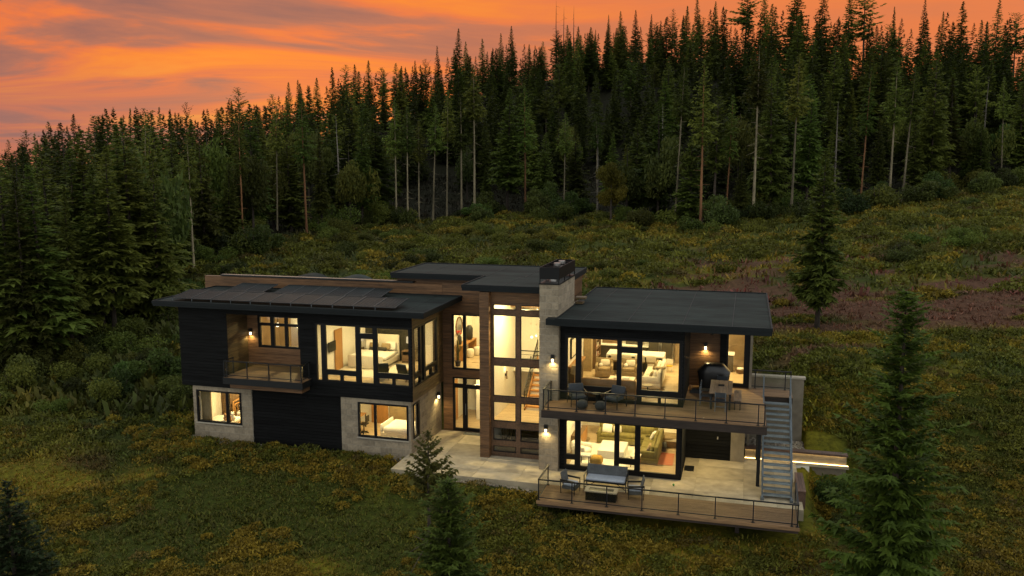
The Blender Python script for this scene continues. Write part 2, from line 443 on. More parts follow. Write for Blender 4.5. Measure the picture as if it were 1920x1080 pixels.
def ground_mat():
    m = bpy.data.materials.new('meadow'); m.use_nodes = True; nt = m.node_tree
    N, L = nt.nodes.new, nt.links.new; b = nt.nodes['Principled BSDF']
    at = N('ShaderNodeAttribute'); at.attribute_name = 'Col'
    ge = N('ShaderNodeNewGeometry')
    n1 = N('ShaderNodeTexNoise'); n1.inputs['Scale'].default_value = 3.5; n1.inputs['Detail'].default_value = 8; n1.inputs['Roughness'].default_value = 0.7
    L(ge.outputs['Position'], n1.inputs['Vector'])
    mr = N('ShaderNodeMapRange'); mr.inputs[1].default_value = 0.3; mr.inputs[2].default_value = 0.7; mr.inputs[3].default_value = 0.45; mr.inputs[4].default_value = 1.5
    L(n1.outputs['Fac'], mr.inputs[0])
    hs = N('ShaderNodeHueSaturation'); L(at.outputs['Color'], hs.inputs['Color']); L(mr.outputs[0], hs.inputs['Value'])
    L(hs.outputs[0], b.inputs['Base Color'])
    b.inputs['Roughness'].default_value = 0.95; b.inputs['Specular IOR Level'].default_value = 0.1
    bp = N('ShaderNodeBump'); bp.inputs['Strength'].default_value = 0.6; bp.inputs['Distance'].default_value = 0.15
    L(n1.outputs['Fac'], bp.inputs['Height']); L(bp.outputs[0], b.inputs['Normal'])
    M['meadow'] = m
ground_mat()
def lerp3(a, b, t): return np.asarray(a) * (1 - t[:, None]) + np.asarray(b) * t[:, None]
def ground_col(x, y):
    """plant cover: moss green, ochre and rust patches; reddish bare earth along the track"""
    u, d = ud(x, y); px = pxof(u, d)
    p = fbm(x * 0.16, y * 0.16, 21, 4); q = fbm(x * 0.5 + 9, y * 0.5, 31, 3); r = fbm(x * 0.24 + 40, y * 0.24, 41, 3)
    c = lerp3((0.055, 0.072, 0.010), (0.145, 0.140, 0.013), sst(p + 0.45 * (q - 0.45), 0.38, 0.62))
    och = sst(p + 0.6 * (q - 0.45), 0.50, 0.66) * 0.85 * (1 - 0.75 * sst(y, 4, 12))
    c = c * (1 - och[:, None]) + np.array((0.235, 0.205, 0.016)) * och[:, None]
    rust = sst(r, 0.58, 0.74) * 0.5
    c = c * (1 - rust[:, None]) + np.array((0.115, 0.058, 0.020)) * rust[:, None]
    # darker green ground left of the house
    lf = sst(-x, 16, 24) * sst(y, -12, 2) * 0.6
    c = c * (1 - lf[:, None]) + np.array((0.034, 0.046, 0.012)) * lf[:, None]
    # the graded earth and the track behind the house
    back = sst(y, 9, 16)
    tr = track(x, y)
    c = c * (1 - tr[:, None]) + np.array((0.125, 0.062, 0.036)) * tr[:, None]
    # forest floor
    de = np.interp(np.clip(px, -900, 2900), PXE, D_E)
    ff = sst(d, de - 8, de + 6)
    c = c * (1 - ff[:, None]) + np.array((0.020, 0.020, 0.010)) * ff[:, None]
    return c
def track(x, y):
    u, d = ud(x, y); px = pxof(u, d)
    st = fbm(u * 0.10, d * 0.55, 77, 4); pt = fbm(u * 0.22 + 7, d * 0.3, 79, 4)
    # the graded dirt track crossing behind the house, and scraped earth above it
    road = sst(d, 50, 54) * (1 - sst(d, 62, 69)) * sst(u, 7, 15) * sst(st, 0.32, 0.52)
    scrape = sst(d, 60, 66) * (1 - sst(d, 80, 92)) * sst(u, 1, 7) * sst(st * 0.5 + pt * 0.5, 0.46, 0.58) * 0.9
    ramp = np.exp(-((d - 62 - 1.3 * (9 - u) + (pt - .5) * 14) / 3.0) ** 2) * sst(u, 0, 3) * (1 - sst(u, 12, 16)) * 0.8
    cut = np.exp(-((d - 46.5 - 0.35 * (u - 17) + (pt - .47) * 6) / 0.8) ** 2) * sst(u, 13, 16) * (1 - sst(u, 20, 24)) * 0.9
    return np.clip(road + scrape + ramp + cut, 0, 1)
def build_ground():
    dd = np.concatenate([np.linspace(-60, 8, 10), np.arange(10, 64, 0.32), 64 * np.exp(np.linspace(0, 1, 150) * math.log(340 / 64)), [420, 600, 1000, 2000, 3500]])
    tt = np.concatenate([np.linspace(-3, -0.75, 12)[:-1], np.linspace(-0.75, 0.75, 300), np.linspace(0.75, 3, 12)[1:]])
    Dg, Tg = np.meshgrid(dd, tt, indexing='ij')
    U = Tg * np.maximum(Dg, 22); X = CAM[0] + U * RH[0] + Dg * FH[0]; Y = CAM[1] + U * RH[1] + Dg * FH[1]
    x, y = X.ravel(), Y.ravel()
    z = ground(x, y)
    V = np.c_[x, y, z]
    a, b = Dg.shape; i = np.arange(a * b).reshape(a, b)
    F = np.c_[i[:-1, :-1].ravel(), i[:-1, 1:].ravel(), i[1:, 1:].ravel(), i[1:, :-1].ravel()]
    me = npmesh('ground', V, F, ground_col(x, y) * 0.6, 'meadow', True)
    o = bpy.data.objects.new('ground', me); COL.objects.link(o)
    tag(o, 'sloping meadow of moss green, ochre and rust plants around the house', None, None, 'structure')
    return o
build_ground()

# ------------------------------------------------------------------ walls
def decomp(rect, holes):
    x0, x1, z0, z1 = rect
    xs = sorted({x0, x1, *[min(max(v, x0), x1) for h in holes for v in h[:2]]})
    zs = sorted({z0, z1, *[min(max(v, z0), z1) for h in holes for v in h[2:]]})
    out = []
    for k in range(len(zs) - 1):
        zc = (zs[k] + zs[k + 1]) / 2; run = None
        for i in range(len(xs) - 1):
            xc = (xs[i] + xs[i + 1]) / 2
            solid = not any(h[0] < xc < h[1] and h[2] < zc < h[3] for h in holes)
            if solid: run = [run[0], xs[i + 1]] if run else [xs[i], xs[i + 1]]
            if (not solid or i == len(xs) - 2) and run: out.append([run[0], run[1], zs[k], zs[k + 1]]); run = None
    res = []
    for r in out:
        for q in res:
            if abs(q[0] - r[0]) < 1e-6 and abs(q[1] - r[1]) < 1e-6 and abs(q[3] - r[2]) < 1e-6: q[3] = r[3]; break
        else: res.append(list(r))
    return res
def pbox(mb, ax, a0, a1, r, m=None):
    """box across plane axis ax ('y' or 'x') from a0 to a1 over in-plane rect r"""
    if ax == 'y': mb.box(r[0], r[1], a0, a1, r[2], r[3], m)
    else: mb.box(a0, a1, r[0], r[1], r[2], r[3], m)
house = thing('house', 'modern two-storey black, wood and concrete-block house with flat roofs and lit windows', 'house')
def wall(name, ax, a0, a1, rect, holes=(), m='plaster'):
    mb = MB()
    for r in decomp(rect, holes): pbox(mb, ax, a0, a1, r)
    return mb.obj(name, m, house)
def siding(parent, ax, face, sgn, rect, holes=(), m='black_siding', h=0.16, gap=0.013, t=0.024):
    """horizontal boards proud of a wall; sgn is the outward direction"""
    mb = MB(); z = rect[2]; k = 0
    while z < rect[3] - 0.02:
        z1 = min(z + h - gap, rect[3]); x = rect[0]; cuts = [rect[0]]
        x = rect[0] + rnd.uniform(0.8, 3.6)
        while x < rect[1] - 0.5: cuts.append(x); x += rnd.uniform(2.4, 4.2)
        cuts.append(rect[1])
        for i in range(len(cuts) - 1):
            for r in decomp((cuts[i], cuts[i + 1] - (0.004 if i < len(cuts) - 2 else 0), z, z1), holes):
                tt = t + rnd.uniform(-0.003, 0.003); a = sorted((face, face + sgn * tt)); pbox(mb, ax, a[0], a[1], r)
        z += h
    return mb.obj('siding_boards', m, parent, kind='stuff')
BCACHE = {}
def blocks(parent, ax, face, sgn, rect, holes=(), w=0.58, h=0.29, j=0.02, t=0.012, off=0):
    z = rect[2]; k = off
    while z < rect[3] - 0.03:
        z1 = min(z + h - j, rect[3]); x = rect[0] - (w / 2 if k % 2 else 0)
        while x < rect[1] - 0.03:
            a, b = max(x, rect[0]), min(x + w - j, rect[1])
            if b - a > 0.04:
                for r in decomp((a, b, z, z1), holes):
                    key = (ax, round(r[1] - r[0], 3), round(r[3] - r[2], 3))
                    if key[1] < 0.03 or key[2] < 0.03: continue
                    if key not in BCACHE:
                        mb = MB(); pbox(mb, ax, -t / 2, t / 2, (-key[1] / 2, key[1] / 2, -key[2] / 2, key[2] / 2)); BCACHE[key] = mb.mesh('concrete_block', 'block')
                    c = face + sgn * (t / 2 + rnd.uniform(-0.003, 0.004)); u, v = (r[0] + r[1]) / 2, (r[2] + r[3]) / 2
                    inst(BCACHE[key], 'concrete_block', parent, (u, c, v) if ax == 'y' else (c, u, v))
            x += w
        z += h; k += 1
def window(ax, face, sgn, outer, panes, m='black_frame', depth=0.12, proud=0.03, sill=False, name='window', lab=None, cut=()):
    """frame cut from outer by panes; each pane is real glass set in the frame"""
    mb = MB(); a0, a1 = sorted((face + sgn * proud, face - sgn * (depth - proud)))
    for r in decomp(outer, list(panes) + list(cut)): pbox(mb, ax, a0, a1, r)
    f = mb.obj(name, m, house, label=lab)
    for p in panes:
        g = MB(); e = 0.015; a = face - sgn * 0.03
        pbox(g, ax, a - 0.004, a + 0.004, (p[0] - e, p[1] + e, p[2] - e, p[3] + e)); g.obj('pane', 'glass', f)
    if sill:
        s = MB(); a = sorted((face + sgn * 0.075, face + sgn * 0.004)); pbox(s, ax, a[0], a[1], (outer[0] - 0.05, outer[1] + 0.05, outer[2] - 0.06, outer[2] - 0.004)); s.obj('sill', 'mortar', f)
    return f
def room(x0, x1, y0, y1, z0, z1, floor='oak_floor', walls='plaster', front=False, sides='lrb'):
    mb = MB(); t = 0.06
    if 'l' in sides: mb.box(x0 - t, x0, y0, y1, z0, z1)
    if 'r' in sides: mb.box(x1, x1 + t, y0, y1, z0, z1)
    if 'b' in sides: mb.box(x0 - t, x1 + t, y1, y1 + t, z0, z1)
    mb.obj('interior_wall', walls, house)
    MB().box(x0 - t, x1 + t, y0, y1 + t, z0 - 0.08, z0 - 0.001).obj('room_floor', floor, house)
    MB().box(x0 - t, x1 + t, y0, y1 + t, z1 + 0.001, z1 + 0.08).obj('room_ceiling', 'plaster', house)
    b = MB()
    if 'b' in sides: b.box(x0, x1, y1 - 0.02, y1 - 0.001, z0 + 0.001, z0 + 0.12).obj('baseboard', 'white_trim', house)

# --- left wing, upper storey
RC = (-15.9, -11.9, 3.25, 6.35)                       # balcony recess
BW = (-11.06, -6.16, 3.28, 6.12)                      # bedroom window band
w = wall('front_wall', 'y', 0.22, 0.40, (-18.6, -6.16, 2.6, 6.72), [RC, BW], 'black_siding')
siding(w, 'y', 0.22, -1, (-18.64, -6.10, 2.6, 6.70), [RC, BW])
w = wall('side_wall', 'x', -18.6, -18.44, (0.401, 4.3, 2.6, 6.75), m='black_siding'); siding(w, 'x', -18.6, -1, (0.2, 4.4, 2.6, 6.74))
MB().box(-18.6, -6.2, 0.23, 4.3, 2.585, 2.66).obj('soffit', 'black_siding', house)
EW = (0.45, 3.55, 3.25, 6.10)
w = wall('side_wall', 'x', -6.36, -6.14, (0.401, 4.38, 2.6, 6.75), [EW], 'olive_wood'); siding(w, 'x', -6.14, 1, (0.2, 4.38, 2.6, 6.74), [EW], m='olive_wood')
window('y', 0.22, -1, BW, [(-11.0, -10.77, 3.35, 6.04), (-10.52, -8.97, 3.89, 6.04), (-10.49, -9.81, 3.38, 3.65), (-9.66, -8.98, 3.38, 3.65),
       (-8.75, -8.08, 5.75, 6.02), (-8.72, -8.08, 3.36, 5.49), (-7.86, -6.29, 3.91, 6.03), (-7.82, -7.13, 3.38, 3.65), (-6.99, -6.30, 3.36, 3.65)])
window('x', -6.14, 1, EW, [(0.54, 1.22, 3.9, 6.0), (0.54, 1.18, 3.33, 3.62), (1.42, 1.68, 3.32, 6.0), (1.92, 3.42, 3.88, 6.0), (1.95, 2.62, 3.36, 3.68), (2.82, 3.45, 3.36, 3.68)])
# recess
w = wall('recess_wall', 'x', -16.1, -15.92, (0.41, 2.2, 3.0, 6.6), m='olive_wood'); siding(w, 'x', -15.92, 1, (0.22, 2.0, 3.25, 6.4), m='olive_wood')
w = wall('recess_wall', 'x', -11.88, -11.2, (0.41, 2.2, 3.0, 6.6), m='olive_wood'); siding(w, 'x', -11.88, -1, (0.22, 2.0, 3.25, 6.4), m='olive_wood')
KW = (-15.3, -12.92, 4.36, 6.03)
w = wall('recess_wall', 'y', 2.0, 2.2, (-15.92, -11.88, 3.0, 6.6), [KW], 'brown_wood'); siding(w, 'y', 2.0, -1, (-15.9, -11.9, 3.25, 6.4), [KW], m='brown_wood')
window('y', 2.0, -1, KW, [(-15.18, -14.57, 5.64, 5.95), (-14.37, -13.76, 5.64, 5.95), (-13.61, -13.02, 5.64, 5.95), (-15.15, -14.57, 4.47, 5.5), (-14.36, -13.76, 4.47, 5.5), (-13.6, -13.01, 4.47, 5.5)])
MB().box(-15.92, -11.88, 0.23, 2.1, 6.36, 6.5).obj('soffit', 'olive_wood', house)
def boards(parent, x0, x1, y0, y1, z, m='deck_wood', w=0.14, gap=0.008, t=0.025, cuts=True):
    mb = MB(); y = y0
    while y < y1 - 0.02:
        b = min(y + w - gap, y1); x = x0; nx = x0 + (rnd.uniform(1, 4.5) if cuts else 99)
        while x < x1 - 0.01:
            e = min(nx, x1); dz = rnd.uniform(-0.002, 0.002)
            mb.box(x, e - (0.003 if e < x1 else 0), y, b, z - t, z + dz); x = e; nx = e + rnd.uniform(3.2, 4.8)
        y += w
    return mb.obj('deck_boards', m, parent, kind='stuff')
bal = MB().box(-15.62, -11.32, -0.72, 0.19, 3.06, 3.37).box(-15.9, -11.9, 0.19, 1.98, 3.1, 3.30).obj('balcony', 'black_metal', house)
boards(bal, -15.60, -11.34, -0.70, 1.97, 3.40)
MB().box(-15.35, -11.45, -0.55, 0.19, 2.83, 3.055).obj('balcony_beam', 'brown_wood', bal)
# --- left wing, lower storey
L1 = (-17.87, -15.3, 0.72, 2.38); L2 = (-8.95, -6.37, 0.69, 2.40); LE = (0.52, 1.30, 0.70, 2.40)
w = wall('block_wall', 'y', 0.27, 0.45, (-18.05, -14.72, -0.4, 2.584), [L1], 'mortar'); blocks(w, 'y', 0.27, -1, (-18.08, -14.73, -0.32, 2.58), [L1])
w = wall('front_wall', 'y', 0.36, 0.5, (-14.72, -9.85, -0.5, 2.584), m='black_siding'); siding(w, 'y', 0.36, -1, (-14.72, -9.85, -0.4, 2.58))
w = wall('block_wall', 'y', 0.27, 0.45, (-9.85, -6.25, -0.4, 2.584), [L2], 'mortar'); blocks(w, 'y', 0.27, -1, (-9.84, -6.22, -0.32, 2.58), [L2])
w = wall('block_wall', 'x', -6.45, -6.25, (0.451, 4.38, -0.4, 2.584), [LE], 'mortar'); blocks(w, 'x', -6.25, 1, (0.24, 4.38, -0.32, 2.58), [LE], off=1)
wall('block_wall', 'x', -18.05, -17.92, (0.451, 4.5, -0.4, 2.584), m='mortar')
window('y', 0.24, -1, L1, [(-17.78, -16.17, 0.80, 2.31), (-16.02, -15.39, 0.80, 2.31)], sill=True, proud=0.02)
window('y', 0.24, -1, L2, [(-8.86, -8.12, 0.78, 2.32), (-8.01, -6.45, 0.78, 2.32)], sill=True, proud=0.02)
window('x', -6.22, 1, LE, [(0.60, 1.14, 0.78, 2.32)], sill=True, proud=0.02)
# --- entry court
U1 = (-5.64, -3.3, 3.26, 6.12); U2 = (-5.62, -3.3, 0.02, 2.86)
w = wall('entry_wall', 'y', 4.42, 4.54, (-6.14, -3.05, -0.2, 7.70), [U1, U2], 'brown_wood'); siding(w, 'y', 4.42, -1, (-6.12, -3.05, 0.0, 7.72), [U1, U2], m='brown_wood')
window('y', 4.42, -1, U1, [(-5.55, -5.05, 3.34, 6.06), (-4.89, -3.4, 3.34, 6.06)])
window('y', 4.42, -1, U2, [(-5.54, -5.07, 2.50, 2.79), (-4.86, -3.4, 2.50, 2.79), (-5.50, -5.08, 0.16, 2.29)], cut=[(-4.97, -4.01, 0.0, 2.41)])
d = window('y', 4.41, -1, (-4.96, -4.02, 0.05, 2.40), [(-4.83, -4.15, 0.20, 2.28)], name='entry_door', proud=0.035)
MB().bar((-4.90, 4.33, 0.9), (-4.90, 4.33, 1.5), 0.03).obj('handle', 'steel', d)
# fin wall beside the stair hall
FW = MB().box(-3.03, -2.62, 0.93, 4.4, -0.05, 7.83); f = FW.obj('fin_wall', 'brown_wood', house)
siding(f, 'y', 0.93, -1, (-3.05, -2.6, -0.05, 7.83), m='brown_wood', h=0.13); siding(f, 'x', -2.62, 1, (0.93, 1.22, 0, 7.83), m='brown_wood', h=0.13); siding(f, 'x', -3.03, -1, (0.93, 4.4, 0, 7.83), m='brown_wood', h=0.13)
# stair hall glazing
SW = (-2.595, -0.02, 0.0, 7.32)
pn = []
for a, b in ((-2.49, -1.39), (-1.18, -0.10)):
    for c, e in ((7.0, 7.24), (4.71, 6.75), (2.91, 4.38), (1.69, 2.64), (0.78, 1.38), (0.21, 0.51)): pn.append((a, b, c, e))
sf = window('y', 1.27, -1, SW, pn, m='frame_wood', depth=0.16)
mb = MB()
for p in pn:                                           # black sash inside each timber opening
    for r in decomp((p[0], p[1], p[2], p[3]), [(p[0] + .035, p[1] - .035, p[2] + .035, p[3] - .035)]): mb.box(r[0], r[1], 1.245, 1.285, r[2], r[3])
mb.obj('sash', 'black_frame', sf)
mb = MB().box(-2.59, -0.02, 1.3, 1.5, 1.40, 1.68); mb.obj('landing_edge', 'black_frame', house)
w = wall('front_wall', 'y', 1.27, 1.45, (-2.6, -0.02, 7.32, 7.84), m='brown_wood'); siding(w, 'y', 1.27, -1, (-2.6, -0.02, 7.33, 7.83), m='brown_wood')
# --- parapet wall behind the left roof
w = wall('parapet_wall', 'y', 4.42, 4.62, (-20.0, -6.14, 6.9, 7.62), m='brown_wood'); siding(w, 'y', 4.42, -1, (-20.02, -6.14, 6.95, 7.62), m='brown_wood', h=0.13)
MB().box(-19.0, -7.7, 4.36, 4.68, 7.64, 7.72).obj('parapet_cap', 'black_metal', house)
MB().box(-20.0, -8.9, 4.63, 10.5, 6.45, 6.62).obj('roof', 'roof_felt', house)
# --- right wing
A = (1.10, 6.20, 3.30, 6.14); B = (1.10, 6.20, 0.06, 2.40)
w = wall('front_wall', 'y', 0.36, 0.5, (0.88, 6.22, -0.3, 6.72), [A, B], 'black_siding'); siding(w, 'y', 0.36, -1, (0.88, 6.27, 0.0, 6.70), [A, B])
window('y', 0.34, -1, A, [(1.22, 1.58, 3.42, 6.04), (1.83, 3.40, 3.92, 6.04), (1.83, 2.52, 3.40, 3.64), (2.70, 3.40, 3.40, 3.64), (3.60, 4.28, 5.76, 6.03), (3.60, 4.27, 3.40, 5.50),
       (4.49, 6.05, 3.91, 6.03), (4.50, 5.20, 3.38, 3.62), (5.33, 6.05, 3.38, 3.63)])
window('y', 0.34, -1, B, [(1.20, 1.58, 0.74, 2.27), (1.20, 1.58, 0.24, 0.49), (1.83, 3.35, 0.22, 2.29), (3.57, 4.25, 0.76, 2.27), (3.57, 4.25, 0.24, 0.49), (4.49, 6.03, 0.22, 2.27)])
w = wall('recess_wall', 'x', 6.08, 6.25, (0.501, 4.4, -0.2, 6.72), m='black_siding'); siding(w, 'x', 6.25, 1, (0.34, 4.4, 0.0, 6.7))
G = (7.95, 9.0, 3.30, 6.14)
w = wall('recess_wall', 'y', 4.42, 4.54, (6.09, 9.0, 2.9, 6.72), [G], 'brown_wood'); siding(w, 'y', 4.42, -1, (6.27, 7.65, 3.25, 6.7), m='brown_wood')
MB().box(7.65, 7.945, 4.36, 4.41, 3.25, 6.7).obj('corner_panel', 'black_siding', house)
window('y', 4.40, -1, G, [(8.03, 8.74, 3.46, 6.04)])
MB().box(9.005, 9.12, 4.3, 4.9, 0, 6.7).obj('end_pier', 'concrete_wall', house)
w = wall('recess_wall', 'y', 3.46, 3.6, (6.27, 8.9, -0.2, 2.9), m='black_siding'); siding(w, 'y', 3.46, -1, (6.27, 8.29, 0.0, 2.9), m='black_siding')
MB().box(8.29, 8.9, 3.40, 3.455, -0.1, 2.9).obj('block_pier', 'concrete_wall', house)
MB().bar((7.7, 3.40, 1.0), (7.7, 3.40, 1.12), 0.05).obj('door_handle', 'steel_bright', house)
wall('side_wall', 'x', 9.0, 9.12, (4.91, 9.7, 2.9, 6.72), m='concrete_wall')
wall('side_wall', 'x', 8.78, 8.89, (3.61, 9.7, -0.3, 2.88), m='concrete_wall')

# --- roofs
def slab_roof(poly, z_of, t, m='roof_felt', name='roof', edge=0.02):
    mb = MB(); n = len(poly)
    top = [(x, y, z_of(x, y)) for x, y in poly]; bot = [(x, y, z - t) for x, y, z in top]
    mb.add(top + bot, [tuple(range(n)), tuple(range(2 * n - 1, n - 1, -1))], m)
    r = mb.obj(name, None, house)
    fb = MB()                                          # fascia boards with a drip edge along every side
    for i in range(n):
        a, b = Vector(top[i]), Vector(top[(i + 1) % n]); d = (b - a).normalized(); o = Vector((d.y, -d.x, 0)) * 0.025
        fb.bar(a + o - d * 0.02 - Vector((0, 0, t / 2 - 0.02)), b + o + d * 0.02 - Vector((0, 0, t / 2 - 0.02)), 0.05, t + 0.05)
        fb.bar(a + o * 1.8 - d * 0.05 + Vector((0, 0, -0.045)), b + o * 1.8 + d * 0.05 + Vector((0, 0, -0.045)), 0.05, 0.13)
    fb.obj('fascia', 'roof_edge', r)
    return r
rl = slab_roof([(-19.55, -0.45), (-5.30, -0.45), (-5.12, 4.36), (-19.3, 4.36)], lambda x, y: 6.93 + (y + 0.45) * 0.025, 0.22)
ru = slab_roof([(-8.85, 4.30), (-3.82, 4.30), (-3.82, 0.86), (-0.02, 0.86), (-0.02, 3.6), (0.35, 3.6), (0.35, 9.2), (-8.85, 9.2)], lambda x, y: 8.12, 0.24)
MB().box(-8.7, 0.2, 4.63, 9.0, 6.6, 7.87).obj('roof_storey', 'brown_wood', house)
rr = slab_roof([(0.885, -0.55), (9.72, -0.5), (9.75, 9.75), (0.885, 9.75)], lambda x, y: 6.985 + (y + 0.5) * 0.002, 0.27)
MB().box(0.42, 0.884, -0.57, -0.035, 6.72, 6.985).obj('roof_return', 'roof_edge', rr)
def seams(r, lines, zf):
    mb = MB()
    for a, b in lines:
        mb.bar((a[0], a[1], zf(*a) + 0.004), (b[0], b[1], zf(*b) + 0.004), 0.035, 0.012)
    mb.obj('roof_seam', 'roof_edge', r)
seams(rr, [((x, -0.5), (x + 0.05, 9.7)) for x in (2.0, 3.9, 6.2, 8.2)], lambda x, y: 6.985 + (y + 0.5) * 0.002)
seams(ru, [((x, 4.4), (x, 9.1)) for x in (-7.2, -5.0, -3.8, -1.8)] + [((-2, 0.9), (-2, 4.3))], lambda x, y: 8.12)
seams(rl, [((x, -0.4), (x, 4.3)) for x in (-18.2, -6.3)], lambda x, y: 6.93 + (y + 0.45) * 0.025)
# --- chimney
ch = MB().box(0.02, 0.85, 0.03, 3.55, -0.3, 8.40).obj('chimney', 'mortar', house)
blocks(ch, 'y', 0.03, -1, (0.0, 0.87, -0.2, 8.40)); blocks(ch, 'x', 0.85, 1, (0.0, 3.55, 6.99, 8.40), off=1)
MB().box(0.852, 0.873, 0.0, 0.33, 0, 6.7).obj('chimney_return', 'block', ch)
cap = MB().box(-0.02, 0.90, -0.03, 3.58, 8.405, 8.46)
for r in decomp((0.0, 0.88, 0.0, 3.55), [(0.03, 0.85, 0.03, 3.52)]): cap.box(r[0], r[1], r[2], r[3], 8.64, 9.16)
for x in (0.02, 0.86):
    for y in (0.02, 1.2, 2.4, 3.53): cap.bar((x, y, 8.45), (x, y, 8.66), 0.04)
for y in (1.0, 2.0, 3.0): cap.bar((0.02, y, 9.08), (0.86, y, 9.08), 0.05)
cp = cap.obj('chimney_cap', 'black_frame', ch)
for y in (0.75, 1.6, 2.6): MB().cyl((0.44, y, 8.46), (0.44, y, 9.2 if y > 1 else 9.05), 0.16, n=14).obj('flue', 'steel_bright', cp)
sc_ = MB()
for k, zz in enumerate((7.25, 7.02)): sc_.box(0.873, 1.35 - 0.12 * k, 3.7, 4.2, zz, zz + 0.09)
sc_.obj('cricket', 'olive_wood', ch)

# --- upper deck, landing
dk = MB().box(0.52, 9.63, -1.52, 0.31, 2.93, 3.215).box(6.28, 9.63, 0.32, 4.38, 2.93, 3.215).box(9.64, 10.9, 3.25, 4.62, 2.95, 3.215).obj('deck', 'deck_beam', house)
boards(dk, 0.5, 9.64, -1.55, 0.31, 3.25); boards(dk, 6.27, 9.64, 0.312, 4.38, 3.25); boards(dk, 9.645, 10.9, 3.24, 4.62, 3.25, cuts=False); boards(dk, 9.0, 9.644, 4.382, 4.62, 3.25, cuts=False)
MB().box(0.48, 9.655, -1.575, -1.525, 2.90, 3.222).obj('fascia', 'deck_beam', dk)
MB().box(9.645, 9.69, -1.52, 3.2, 2.90, 3.222).obj('fascia', 'deck_beam', dk)
MB().box(9.40, 9.54, 0.45, 0.59, 0, 2.928).obj('post', 'black_metal', dk)
MB().box(9.42, 9.54, 3.9, 4.02, 0, 2.928).obj('post', 'black_metal', dk)

# --- rooms
room(-11.15, -6.37, 0.41, 5.4, 3.3, 6.26, sides='lb')
room(-16.1, -11.26, 2.21, 5.3, 3.3, 6.26, walls='tile')
room(-17.9, -14.66, 0.46, 4.6, 0.10, 2.52)
room(-10.9, -6.46, 0.46, 4.36, 0.10, 2.52, sides='lb')
room(-6.08, -3.1, 4.55, 9.2, 3.3, 6.32)
room(-6.08, -3.1, 4.55, 8.2, 0.05, 2.92)
room(-2.6, -0.05, 1.46, 8.6, 0.06, 7.5, sides='lrb')
room(0.95, 6.05, 0.51, 8.7, 3.3, 6.34, sides='lb')
room(6.12, 8.94, 4.55, 8.7, 3.3, 6.34, sides='rb')
MB().box(0.9, 9.68, -0.5, 9.7, 6.69, 6.712).obj('soffit', 'black_siding', house)
room(0.95, 6.06, 0.51, 6.9, 0.10, 2.80)
# ------------------------------------------------------------------ terrace and lower deck
pat = thing('patio', None, None); pat['kind'] = 'structure'
MB().box(-6.45, 11.2, -1.70, 4.38, -0.45, -0.015).obj('slab_edge', 'concrete', pat, kind='structure')
xs = [-6.45, -4.74, -2.62, -0.6, 1.3, 3.3, 5.1, 6.9, 8.9, 10.2, 11.2]; ys = [-1.70, -0.75, 0.85, 2.5, 4.38]
for i in range(len(xs) - 1):
    for k in range(len(ys) - 1):
        if 0.88 < (xs[i] + xs[i + 1]) / 2 < 6.2 and ys[k] > 0.5: continue
        MB().box(xs[i] + 0.006, xs[i + 1] - 0.006, ys[k] + 0.006, ys[k + 1] - 0.006, -0.05, rnd.uniform(-0.002, 0.002)).obj('concrete_slab', 'concrete', pat)
ld = thing('wood_deck', 'low brown board deck along the front edge of the concrete terrace', 'deck')
boards(ld, 0.78, 10.92, -3.52, -1.715, 0.012)
MB().box(0.80, 10.90, -3.50, -1.72, -0.24, -0.03).obj('deck_frame', 'deck_beam', ld)
MB().box(0.76, 10.94, -3.56, -3.525, -0.12, 0.0).obj('fascia', 'deck_wood', ld)
for x in (2.6, 8.6): MB().box(x, x + 0.16, -2.6, -2.44, -2.2, -0.24).obj('post', 'deck_beam', ld)
MB().box(6.31, 6.74, 1.62, 2.28, 0.004, 0.012).obj('floor_grate', 'black_metal', pat)

# ------------------------------------------------------------------ railings
def railing(name, label, runs, z, h=0.86, group=None, glass_=True):
    """runs: list of (list of posts along a straight run)"""
    t = thing(name, label, 'railing', (runs[0][0][0], runs[0][0][1], z), 0, group); o = Vector(t.location)
    tp, bt = MB(), MB(); done = set()
    for run in runs:
        a, b = Vector((*run[0], z)) - o, Vector((*run[-1], z)) - o
        d = (b - a).normalized()
        tp.bar(a + Vector((0, 0, h)) - d * 0.03, b + Vector((0, 0, h)) + d * 0.03, 0.065, 0.045)
        bt.bar(a + Vector((0, 0, 0.10)), b + Vector((0, 0, 0.10)), 0.03, 0.035)
        for p in run:
            if p in done: continue
            done.add(p); q = Vector((*p, z)) - o
            MB().bar(q - Vector((0, 0, 0.02)), q + Vector((0, 0, h - 0.02)), 0.045).box(q.x - 0.06, q.x + 0.06, q.y - 0.06, q.y + 0.06, q.z, q.z + 0.012).obj('post', 'black_metal', t)
        if glass_:
            for i in range(len(run) - 1):
                p, q = Vector((*run[i], z)) - o, Vector((*run[i + 1], z)) - o
                MB().bar(p + d * 0.05 + Vector((0, 0, h / 2 + 0.05)), q - d * 0.05 + Vector((0, 0, h / 2 + 0.05)), 0.008, h - 0.2).obj('glass_panel', 'glass', t)
    tp.obj('top_rail', 'black_metal', t); bt.obj('bottom_rail', 'black_metal', t)
    return t
railing('deck_railing', 'black metal railing along the front of the upper deck', [[(0.56, -0.05), (0.56, -1.5)], [(0.56, -1.5), (0.77, -1.5), (1.99, -1.5), (3.22, -1.5), (4.45, -1.5), (5.67, -1.5), (6.9, -1.5), (8.11, -1.5), (9.34, -1.5), (9.58, -1.5)]], 3.255)
railing('deck_railing', 'short black metal railing at the back of the upper deck beside the stair head', [[(9.05, 4.55), (9.28, 4.55), (10.62, 4.55), (10.86, 4.55)]], 3.255)
